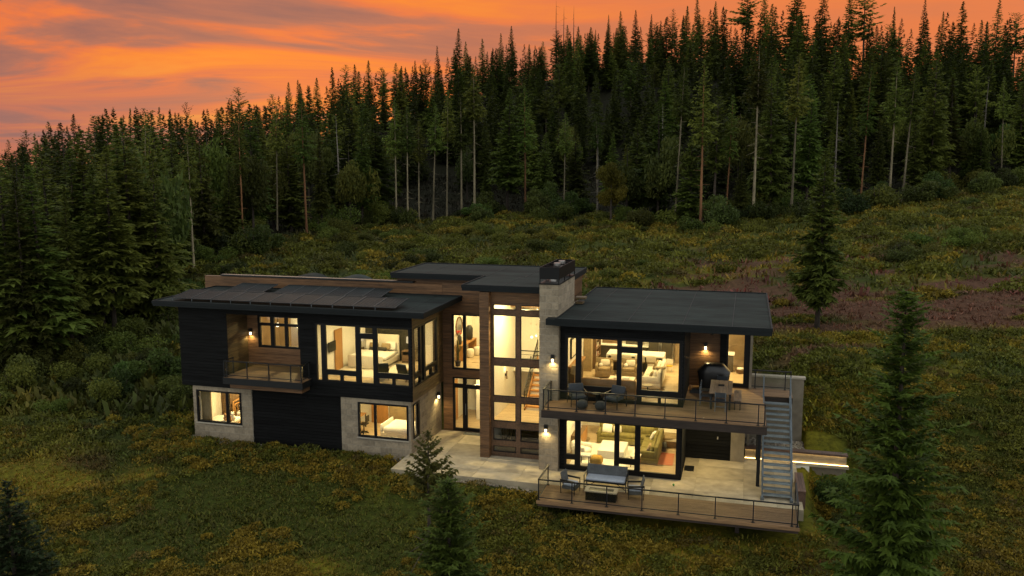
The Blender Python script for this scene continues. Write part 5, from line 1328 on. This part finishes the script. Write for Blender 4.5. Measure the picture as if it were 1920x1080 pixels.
# tall pines: bare pale stems, tuft of crown above
PV = []
for i, (H, b_, lean, bk) in enumerate(((24, .56, 0, 'pale_bark'), (24, .62, .01, 'pale_bark'), (24, .60, .045, 'pale_bark'), (24, .52, -.012, 'orange_bark'), (24, .66, 0, 'pale_bark'))):
    c, t = forest_mesh(30 + i, H, 2.6, b_, 22, 9, .42, .85, .17, bark=bk, stubs=16, droop=.25, expo=.6, irr=.45, lean=lean)
    PV.append((c, t, H))
def plant(v, name, label, cat, x, y, H, rz, group, wide=1.0, dz=-0.1):
    c, t, H0 = v; s = H / H0
    o = thing(name, label, cat, (x, y, gz(x, y) + dz), rz, group); o.scale = (s * wide, s * wide, s)
    inst(c, 'crown', o); inst(t, 'trunk', o)
    return o
SKY = ([-300, 0, 40, 100, 155, 210, 270, 330, 380, 440, 500, 560, 600, 660, 720, 760, 820, 860, 900, 960, 1000, 1050, 1100, 1180, 1240, 1300, 1350, 1400, 1460, 1520, 1600, 1660, 1720, 1800, 1840, 1880, 1920, 2200],
       [275, 262, 258, 222, 215, 190, 185, 190, 195, 165, 175, 150, 140, 125, 115, 110, 95, 62, 80, 58, 66, 52, 40, 32, 22, 8, -5, -8, -20, -25, -20, 5, -5, 12, 8, 30, 60, 60])
g = np.random.default_rng(5)
trees = []
def maxH(px, d, z, slack=0): return (325 - (np.interp(px, *SKY) + slack)) * d / FPX + CAM[2] - z
# ridge row: silhouettes against the sky
px = -60
while px < 1985:
    wv = 17 + 16 * g.random() if 520 < px < 1300 else 30 + 34 * g.random()
    d = np.interp(px, PXR, D_R) + g.uniform(-10, 2); x, y = at_px(px, d); z = gz(x, y)
    H = np.clip(maxH(px, d, z, 1 + abs(g.normal(0, 15))), 7, 30)
    trees.append((x, y, H, 'r' if px > 520 or g.random() < .5 else 'o')); px += wv
nr = len(trees)
# front edge of the wood
PINE2 = (262, 455, 520, 838, 1120, 1265, 1360, 1610, 1870)
PINEPX = (744, 765, 786, 812, 866, 890, 1057, 1313, 1411, 1482, 1664, 1688, 360, 575, 985) + PINE2
px = -80
while px < 2000:
    if min(abs(px - q) for q in PINEPX) < 20: px += 12; continue
    de = np.interp(px, PXE, D_E); d = de + g.uniform(0, 9); x, y = at_px(px, d); z = gz(x, y)
    H = min(g.choice([g.uniform(8, 14), g.uniform(13, 20), g.uniform(18, 24)]), maxH(px, d, z, 18 + 30 * g.random()))
    trees.append((x, y, max(H, 8), 'e')); px += 26 + 22 * g.random()
# dark conifers coming down towards the house at the left
for px in range(-70, 318, 21):
    d = np.interp(px, PXE, D_E) - g.uniform(1, 11); x, y = at_px(px, d); z = gz(x, y)
    trees.append((x, y, max(6, min(g.uniform(11, 18), maxH(px, d, z, 25 + 60 * g.random()))), 'e'))
# body of the wood, filled by blue-noise rejection in the plan
cand = 0; pts = [(t[0], t[1]) for t in trees]
while len(trees) < 300 and cand < 40000:
    cand += 1; px = g.uniform(-80, 2000); w = g.random() ** 0.8
    de, dr = np.interp(px, PXE, D_E), np.interp(px, PXR, D_R)
    d = de + 8 + (dr - de - 14) * w
    if d < de + (26 if min(abs(px - q) for q in PINEPX) < 16 else 6): continue
    x, y = at_px(px, d)
    if min((x - a) ** 2 + (y - b) ** 2 for a, b in pts) < (2.6 + 0.011 * d) ** 2: continue
    z = gz(x, y); H = min(g.uniform(10, 20), maxH(px, d, z, 14 + 30 * g.random()))
    if H < 8: continue
    trees.append((x, y, H, 'm')); pts.append((x, y))
for k, (x, y, H, kind) in enumerate(trees):
    v = FV[int(g.integers(8, 11))] if kind == 'o' or g.random() < .12 else FV[int(g.integers(0, 8))]
    if kind == 'o': kind = 'r'
    nm, lb, gp = {'r': ('spruce_tree', 'dark conifer standing out against the orange sky along the ridge', 'ridge conifers against the sunset sky'),
                  'e': ('spruce_tree', 'dark green conifer at the front edge of the wood above the clearing', 'conifers along the front edge of the wood'),
                  'm': ('spruce_tree', 'dark green conifer deep in the wooded hillside behind the house', 'conifers filling the wooded hillside')}[kind]
    o = plant(v, nm, lb, 'tree', x, y, H, g.random() * 6.28, gp, wide=g.uniform(.8, 1.45) * (0.9 if kind == 'r' else 1.1))
    o.rotation_euler = (g.normal(0, .018), g.normal(0, .018), o.rotation_euler[2])
# trees behind and between, too many to count
def far_wood():
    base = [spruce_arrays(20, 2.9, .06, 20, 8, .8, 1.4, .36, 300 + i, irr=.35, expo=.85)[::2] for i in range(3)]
    Vs, Cs = [], []
    for _ in range(700):
        px = g.uniform(-120, 2040); de, dr = np.interp(px, PXE, D_E), np.interp(px, PXR, D_R); d = de + 14 + (dr - de - 18) * g.random() ** .75
        if d > dr - 3 or d < de + 8: continue
        x, y = at_px(px, d); z = gz(x, y); H = min(g.uniform(9, 19), maxH(px, d, z, 22 + 20 * g.random()))
        if H < 6: continue
        V, C = base[int(g.integers(0, 3))]; s = H / 20; a = g.random() * 6.28; ca, sa = math.cos(a), math.sin(a)
        W = np.c_[(V[:, 0] * ca - V[:, 1] * sa) * s + x, (V[:, 0] * sa + V[:, 1] * ca) * s + y, V[:, 2] * s + z]
        Vs.append(W); Cs.append(C * g.uniform(.6, 1.3))
    V = np.concatenate(Vs); C = np.concatenate(Cs)
    o = bpy.data.objects.new('far_wood', npmesh('far_wood', V, np.arange(len(V)).reshape(-1, 3), C, 'needles')); COL.objects.link(o)
    tag(o, 'unbroken dark conifer wood filling the gaps on the hillside', None, None, 'stuff')
far_wood()
# bare-stemmed pines one can pick out along the clearing
pines = [(744, 421, 190, 0, 'pale thin pine stem, leftmost of the pair above the left end of the upper roof'), (765, 418, 205, 1, 'pale thin pine stem close right of the leftmost pale pair'),
         (812, 415, 200, 2, 'pale pine stem leaning right above the entry roof'), (866, 405, 175, 0, 'green mossy pine stem left of the tallest pale stem'),
         (890, 402, 130, 4, 'tall straight pale pine stem above the entry roof'), (1057, 398, 215, 1, 'pale broken-looking pine stem behind the chimney'),
         (1313, 432, 120, 3, 'orange-barked pine in front of the wood, left of the birch-like stem'), (1411, 404, 90, 4, 'white-streaked straight pine stem above the right roof'),
         (1482, 395, 110, 1, 'pale pine stem right of the white-streaked one'), (1664, 362, 120, 0, 'mossy pine stem, left of the close pair on the right hillside'),
         (1688, 372, 130, 2, 'mossy pine stem, right of the close pair on the right hillside'), (360, 505, 250, 0, 'pale bare pine stem above the left end of the house'),
         (575, 440, 180, 3, 'reddish pine stem in the dark wood left of centre'), (985, 398, 170, 3, 'dark reddish pine stem just left of the chimney'), (786, 418, 230, 1, 'faint greenish pine stem between the pale pair and the leaning stem')]
for (px, py, top, v, lb) in pines:
    # walk out along the line of sight's ground track until the slope reaches that height in view
    best = min(np.arange(70, 200, 1.0), key=lambda d_: abs(325 + (CAM[2] - gz(*at_px(px, d_))) * FPX / d_ - py))
    best = min(best, np.interp(px, PXE, D_E) - 1); x, y = at_px(px, best); z = gz(x, y)
    H = np.clip((325 - top) * best / FPX + CAM[2] - z, 10, 27)
    plant(PV[v], 'pine_tree', lb, 'tree', x, y, H, YAW if v == 2 else 0.3 * v, 'bare-stemmed pines at the edge of the clearing', wide=.85)
for k, (px, top) in enumerate(((1040, 12), (1054, 26), (1072, 24))):
    d = np.interp(px, PXR, D_R); x, y = at_px(px, d); z = gz(x, y); H = (325 - top) * d / FPX + CAM[2] - z
    o = thing('dead_tree', 'bare dead trunk on the ridge against the sky, %s of three' % ('leftmost and tallest', 'middle', 'rightmost')[k], 'tree', (x, y, z))
    inst(trunk_mesh(H, .25, 'bark', .8, k + 60, 0, 14), 'trunk', o)

# --- broadleaf bushes
def bush_mesh(seed, n=900, leaf=.16, flat=.8, green=((.030, .050, .010), (.105, .125, .018))):
    g2 = np.random.default_rng(seed); k = 9
    cc_ = g2.normal(0, .42, (k, 3)); cc_[:, 2] = np.abs(cc_[:, 2]) * .9 + .35; rr_ = g2.uniform(.3, .55, k)
    ci = g2.integers(0, k, n); dv = g2.normal(0, 1, (n, 3)); dv /= np.linalg.norm(dv, axis=1)[:, None]
    p = cc_[ci] + dv * (rr_[ci] * g2.uniform(.55, 1.05, n))[:, None]; p[:, 2] = np.maximum(p[:, 2] * flat, .02)
    a = g2.normal(0, 1, (n, 3)); a /= np.linalg.norm(a, axis=1)[:, None]; b_ = np.cross(a, g2.normal(0, 1, (n, 3))); b_ /= np.linalg.norm(b_, axis=1)[:, None]
    l_ = leaf * g2.uniform(.6, 1.3, n)[:, None]
    V = np.stack([p - b_ * l_ * .4, p + a * l_ - b_ * 0, p + b_ * l_ * .4, p - a * l_ * .6], 1)
    t = np.clip(.25 + .5 * g2.random(k)[ci] + g2.normal(0, .18, n), 0, 1)
    C = np.asarray(green[0]) * (1 - t[:, None]) + np.asarray(green[1]) * t[:, None]
    return npmesh('foliage', V.reshape(-1, 3), np.arange(4 * n).reshape(-1, 4), np.repeat(C[:, None], 4, 1).reshape(-1, 3), 'leaves')
BM = [bush_mesh(1, 3600, .075), bush_mesh(2, 3600, .075, green=((.026, .045, .012), (.075, .11, .02))), bush_mesh(3, 3000, .08, green=((.045, .052, .010), (.15, .15, .016))), bush_mesh(4, 4200, .065)]
stems = []
for i in range(2):
    mb = MB(); q = random.Random(i)
    for k in range(6): a = q.random() * 6.28; mb.cyl((0, 0, -.15), (.45 * math.cos(a), .45 * math.sin(a), .8), .03, .012, 5, cap=False)
    stems.append(mb.mesh('stems', 'bark'))
def bush(label, x, y, s, k, group=None, h=1.0, name='bush'):
    o = thing(name, label, 'bush', (x, y, gz(x, y) - .06), g.random() * 6.28, group); o.scale = (s, s, s * h)
    inst(BM[k], 'foliage', o); inst(stems[k % 2], 'stems', o); return o
BMY = bush_mesh(9, 4200, .075, green=((.085, .095, .012), (.26, .24, .02)))
TK = trunk_mesh(10, .2, 'bark', .5, 3)
for k in range(9):                                    # more thin stems at the edge of the wood
    px = PINE2[k]; d = np.interp(px, PXE, D_E) + g.uniform(-1, 5); x, y = at_px(px, d); H = min(g.uniform(17, 24), maxH(px, d, gz(x, y), 30))
    plant(PV[int(g.integers(0, 5))], 'pine_tree', 'thin bare-stemmed pine among the dark conifers at the edge of the wood', 'tree', x, y, H, g.random() * 6.28, 'thin stems at the edge of the wood', wide=.7).rotation_euler = (g.normal(0, .03), g.normal(0, .03), g.random() * 6)
# round-headed broadleaf trees mixed into the wood
for k in range(26):
    px = g.uniform(-40, 1960); de = np.interp(px, PXE, D_E); d = de + g.uniform(-2, 30); x, y = at_px(px, d); z = gz(x, y); h = g.uniform(8, 15)
    o = thing('broadleaf_tree', 'round-headed green broadleaf tree among the dark conifers', 'tree', (x, y, z), g.random() * 6.28, 'broadleaf trees in the conifer wood')
    w_ = h * g.uniform(.22, .30); inst(BM[int(g.choice([0, 1, 3]))], 'crown', o, (0, 0, h * .30), 0, (w_, w_, h * .52)); inst(TK, 'trunk', o, sc=(1, 1, h / 10))
for k, (px, dd_, h) in enumerate(((640, 8, 17), (1240, 10, 18), (1560, 6, 16), (1830, 5, 19), (230, 4, 15), (1120, 3, 14))):
    d = np.interp(px, PXE, D_E) + dd_; x, y = at_px(px, d)
    o = thing('dead_tree', 'grey dead standing trunk with broken stubs in the wood', 'tree', (x, y, gz(x, y)), 0, 'dead standing trunks in the wood'); inst(trunk_mesh(h, .2, 'grey_bark', .6, k + 80, g.normal(0, .02), 22), 'trunk', o)
# small trees and bushes along the wood's foot
x, y = at_px(1145, 127); t = thing('broadleaf_tree', 'round yellow-green small tree standing in front of the wood behind the chimney', 'tree', (x, y, gz(x, y)))
inst(BMY, 'crown', t, (0, 0, 5.2), 0, (2.7, 2.7, 3.2)); inst(BMY, 'crown', t, (.5, 0.3, 2.6), 1, (2.2, 2.2, 2.6)); inst(trunk_mesh(6.5, .22, 'bark', .5, 3), 'trunk', t)
for k in range(84):
    px = g.uniform(340, 1960); de = np.interp(px, PXE, D_E); d = de - 1 + g.uniform(-11, 10); x, y = at_px(px, d)
    bush('dark leafy bush at the foot of the wood', x, y, g.uniform(1.2, 3.6), int(g.integers(0, 2)) if g.random() < .75 else 3, 'bushes along the foot of the wood', h=g.uniform(.8, 1.3))
for k in range(75):
    px = g.uniform(400, 1250); d = 62 + 62 * g.random() ** .7; x, y = at_px(px, d)
    if d > np.interp(px, PXE, D_E) - 10: continue
    bush('low ochre and green bush on the open slope behind the house', x, y, g.uniform(.8, 2.3), int(g.choice([0, 2, 3, 3])), 'bushes on the slope behind the house', h=.7)
for k in range(40):
    px = g.uniform(-60, 340); d = g.uniform(44, 66); x, y = at_px(px, d)
    if x > -20.0: continue
    bush('dark leafy bush in the shaded thicket left of the house', x, y, g.uniform(.7, 1.9), int(g.choice([0, 1, 1, 3])), 'bushes left of the house', h=g.uniform(.8, 1.2))
for k in range(9):
    px = g.uniform(1560, 1960); d = g.uniform(75, 118); x, y = at_px(px, d)
    bush('dark bush on the cut slope right of the house', x, y, g.uniform(1.2, 2.4), int(g.choice([0, 1, 3])), 'bushes on the slope right of the house', h=.8)
# shrubs hugging the wall ends
for (x, y, s, lb) in ((12.7, 2.6, 1.25, 'dark shrub in the hollow below the lit planter wall'), (12.9, 0.6, .9, 'low dark shrub beside the timber bench box'), (10.2, 5.1, .45, 'small round green shrub in the gravel behind the stair')): bush(lb, x, y, s, 1)

# --- single conifers near the house
NG = ((.016, .032, .010), (.050, .078, .018))
def conifer(label, px, d, top, Rad, seed, base=.05, nwh=34, per=11, step=.15, sl=.34, sw=.045, **kw):
    x, y = at_px(px, d); z = gz(x, y); H = (325 - top) * d / FPX + CAM[2] - z
    V, F, C = spruce_arrays(H, Rad, base, nwh, per, step, sl, sw, seed, green=kw.pop('green', NG), **kw)
    o = thing('spruce_tree', label, 'tree', (x, y, z)); inst(npmesh('crown', V, F, C, 'needles_near'), 'crown', o)
    inst(trunk_mesh(H, H * .011 + .03, 'bark', .1, seed, 0, 10), 'trunk', o); return o
conifer('large dark spruce rising from the bottom edge at the right of the house', 1708, 25, 552, 1.36, 501, base=.02, nwh=34, per=17, step=.10, sl=.36, sw=.11, irr=.8, expo=.36, droop=-.05, bulge=.15, tip=.75, green=((.026, .046, .009), (.105, .145, .018)))
conifer('dense spruce at the bottom edge below the terrace corner', 836, 22.5, 925, 1.2, 502, base=.02, nwh=34, per=18, step=.075, sl=.27, sw=.075, irr=.65, expo=.42, droop=-.05, tip=.7, green=((.026, .046, .009), (.09, .125, .017)))
conifer('slim young pine whose top stands before the concrete terrace', 797, 29, 822, 1.05, 503, base=.45, nwh=10, per=11, step=.06, sl=.24, sw=.075, irr=.5, droop=-.35, expo=.7, green=((.03, .045, .010), (.10, .115, .022)))
conifer('dark spruce cut off by the bottom left corner', -28, 21, 925, 1.7, 504, base=.02, nwh=44, per=14, step=.11, sl=.36, sw=.09, irr=.4, expo=.6, green=((.010, .02, .008), (.03, .05, .014)))
conifer('slender spruce with visible trunk standing alone behind the right roof', 1541, 53.5, 285, 1.6, 505, base=.14, nwh=40, per=12, step=.20, sl=.6, sw=.17, irr=.55, expo=.5, droop=.28, green=((.03, .05, .011), (.12, .16, .024)))

# ------------------------------------------------------------------ ground cover
def cover():
    gg = np.random.default_rng(11)
    def scatter(n, dmin, dmax, pmin, pmax, size, per, name, label, keep=None, power=1.0, tall=1.0, bright=1.0, jitter=.25):
        # even in plan: weight depth by its own spread
        q = gg.random(n * 2); d = np.sqrt(dmin ** 2 + (dmax ** 2 - dmin ** 2) * q ** power); p = gg.uniform(pmin, pmax, n * 2); u = (p - 960) / FPX * d
        x = CAM[0] + u * RH[0] + d * FH[0]; y = CAM[1] + u * RH[1] + d * FH[1]
        inh = ((x > -18.5) & (x < 9.6) & (y > .15) & (y < 11.2)) | ((x > -6.6) & (x < 11.7) & (y > -1.9) & (y < 6.4)) | ((x > .7) & (x < 11.0) & (y > -2.8) & (y < -1.5)) | ((x > 8.8) & (x < 13.5) & (y > 3.7) & (y < 6.1))
        den = 0.35 + 1.3 * fbm(x * .35, y * .35, 61, 3); ok = ~inh & (gg.random(len(x)) < den) & (gg.random(len(x)) > track(x, y) * .72)
        if keep is not None: ok &= keep(x, y)
        x, y, d = x[ok][:n], y[ok][:n], d[ok][:n]; n = len(x); z = ground(x, y)
        col = ground_col(x, y) * (bright * gg.uniform(.6, 1.5, n))[:, None]
        col *= np.c_[gg.uniform(.9, 1.15, n), np.ones(n), np.ones(n)]
        s = size * gg.uniform(.5, 1.5, n) * (0.6 + 0.9 * fbm(x * .7, y * .7, 71, 2))
        V, C = [], []
        for k in range(per):
            a = gg.random(n) * 6.283; tilt = gg.uniform(.15, 1.25, n); l_ = s * gg.uniform(.6, 1.2, n); w = s * gg.uniform(.12, .3, n)
            ox, oy = gg.normal(0, .35, n) * s, gg.normal(0, .35, n) * s; dx, dy = np.cos(a), np.sin(a)
            bx, by, bz = x + ox, y + oy, z - .02 + 0 * x
            hz = l_ * np.cos(tilt) * tall; hr = l_ * np.sin(tilt)
            q0 = np.c_[bx - dy * w * .5, by + dx * w * .5, bz]; q1 = np.c_[bx + dy * w * .5, by - dx * w * .5, bz]
            q2 = np.c_[bx + dx * hr * .7 + dy * w * .7, by + dy * hr * .7 - dx * w * .7, bz + hz * .75]; q3 = np.c_[bx + dx * hr - dy * w * .3, by + dy * hr + dx * w * .3, bz + hz]
            V.append(np.stack([q0, q1, q2, q3], 1)); cv_ = col * gg.uniform(.75, 1.25, n)[:, None]; C.append(np.repeat(cv_[:, None], 4, 1))
        V = np.concatenate(V).reshape(-1, 3); C = np.concatenate(C).reshape(-1, 3)
        o = bpy.data.objects.new(name, npmesh(name, V, np.arange(len(V)).reshape(-1, 4), C, 'groundcover')); COL.objects.link(o)
        tag(o, label, None, None, 'stuff')
    scatter(46000, 18, 40, -60, 1980, .17, 4, 'meadow_grass', 'low mossy grass and herbs on the slope in front of the house', tall=.8)
    scatter(22000, 38, 64, -60, 1980, .30, 4, 'meadow_grass', 'rough grass and herbs at the level of the house', tall=.8)
    scatter(30000, 60, 185, -60, 1980, .55, 4, 'undergrowth', 'ochre and green undergrowth on the slope behind the house', keep=lambda x, y: ud(x, y)[1] < np.interp(np.clip(pxof(*ud(x, y)), -900, 2900), PXE, D_E) + 38, tall=.9)
    scatter(5000, 44, 90, -100, 340, .8, 6, 'undergrowth', 'dark leafy undergrowth left of the house', keep=lambda x, y: x < -19.5, tall=.9)

def tussocks():
    """mossy hummocks: rounded heaps of small leaves, in ochre, moss green and rust"""
    gg = np.random.default_rng(23)
    def run(n, dmin, dmax, pmin, pmax, smin, smax, leaves, leaf, name, label, och=.5):
        q = gg.random(n * 3); d = np.sqrt(dmin ** 2 + (dmax ** 2 - dmin ** 2) * q); p = gg.uniform(pmin, pmax, n * 3); u = (p - 960) / FPX * d
        x = CAM[0] + u * RH[0] + d * FH[0]; y = CAM[1] + u * RH[1] + d * FH[1]
        inh = ((x > -18.6) & (x < 9.9) & (y > -.1) & (y < 11.5)) | ((x > -7.0) & (x < 12.1) & (y > -2.1) & (y < 6.6)) | ((x > .5) & (x < 11.2) & (y > -3.2) & (y < -1.5)) | ((x > 8.8) & (x < 13.9) & (y > 3.3) & (y < 6.1))
        de = np.interp(np.clip(p, -900, 2900), PXE, D_E)
        ok = ~inh & (gg.random(len(x)) < sst(fbm(x * .22, y * .22, 91, 3), .28, .50)) & (track(x, y) < .3) & (d < de)
        x, y = x[ok][:n], y[ok][:n]; n = len(x); z = ground(x, y); s = gg.uniform(smin, smax, n)
        k = gg.random(n); hue = fbm(x * .18, y * .18, 95, 3)
        base = np.where((k + (hue - .45) * 2.6 > och)[:, None], (.195, .175, .015), np.where((k > .07)[:, None], (.085, .105, .013), (.105, .095, .017))) * gg.uniform(.6, 1.2, n)[:, None]
        i = np.repeat(np.arange(n), leaves); m = len(i)
        th = gg.random(m) * 6.283; c = gg.random(m) ** .6; r = np.sqrt(1 - c ** 2) * gg.uniform(.75, 1.08, m)
        P = np.c_[x[i] + s[i] * r * np.cos(th), y[i] + s[i] * r * np.sin(th), z[i] - .08 * s[i] + s[i] * .55 * c * gg.uniform(.7, 1.1, m)]
        a = gg.normal(0, 1, (m, 3)); a[:, 2] = np.abs(a[:, 2]); a /= np.linalg.norm(a, axis=1)[:, None]; b_ = np.cross(a, gg.normal(0, 1, (m, 3))); b_ /= np.linalg.norm(b_, axis=1)[:, None] + 1e-6
        l_ = (leaf * gg.uniform(.6, 1.4, m))[:, None]
        V = np.stack([P - b_ * l_ * .35, P + b_ * l_ * .35, P + a * l_], 1).reshape(-1, 3)
        C = np.repeat(base[i] * gg.uniform(.6, 1.4, m)[:, None], 3, 0)
        o = bpy.data.objects.new(name, npmesh(name, V, np.arange(len(V)).reshape(-1, 3), C, 'groundcover')); COL.objects.link(o); tag(o, label, None, None, 'stuff')
    run(2700, 19, 42, -60, 1980, .20, .60, 130, .10, 'moss_hummocks', 'rounded ochre and green moss hummocks on the slope in front of the house', .26)
    run(1300, 42, 62, -60, 1980, .3, .8, 110, .16, 'moss_hummocks', 'low rounded plant hummocks beside the house', .66)
    run(1500, 60, 150, 300, 1980, .6, 1.7, 110, .30, 'brush', 'rounded ochre and green brush on the slope below the wood', .78)
cover()
tussocks()
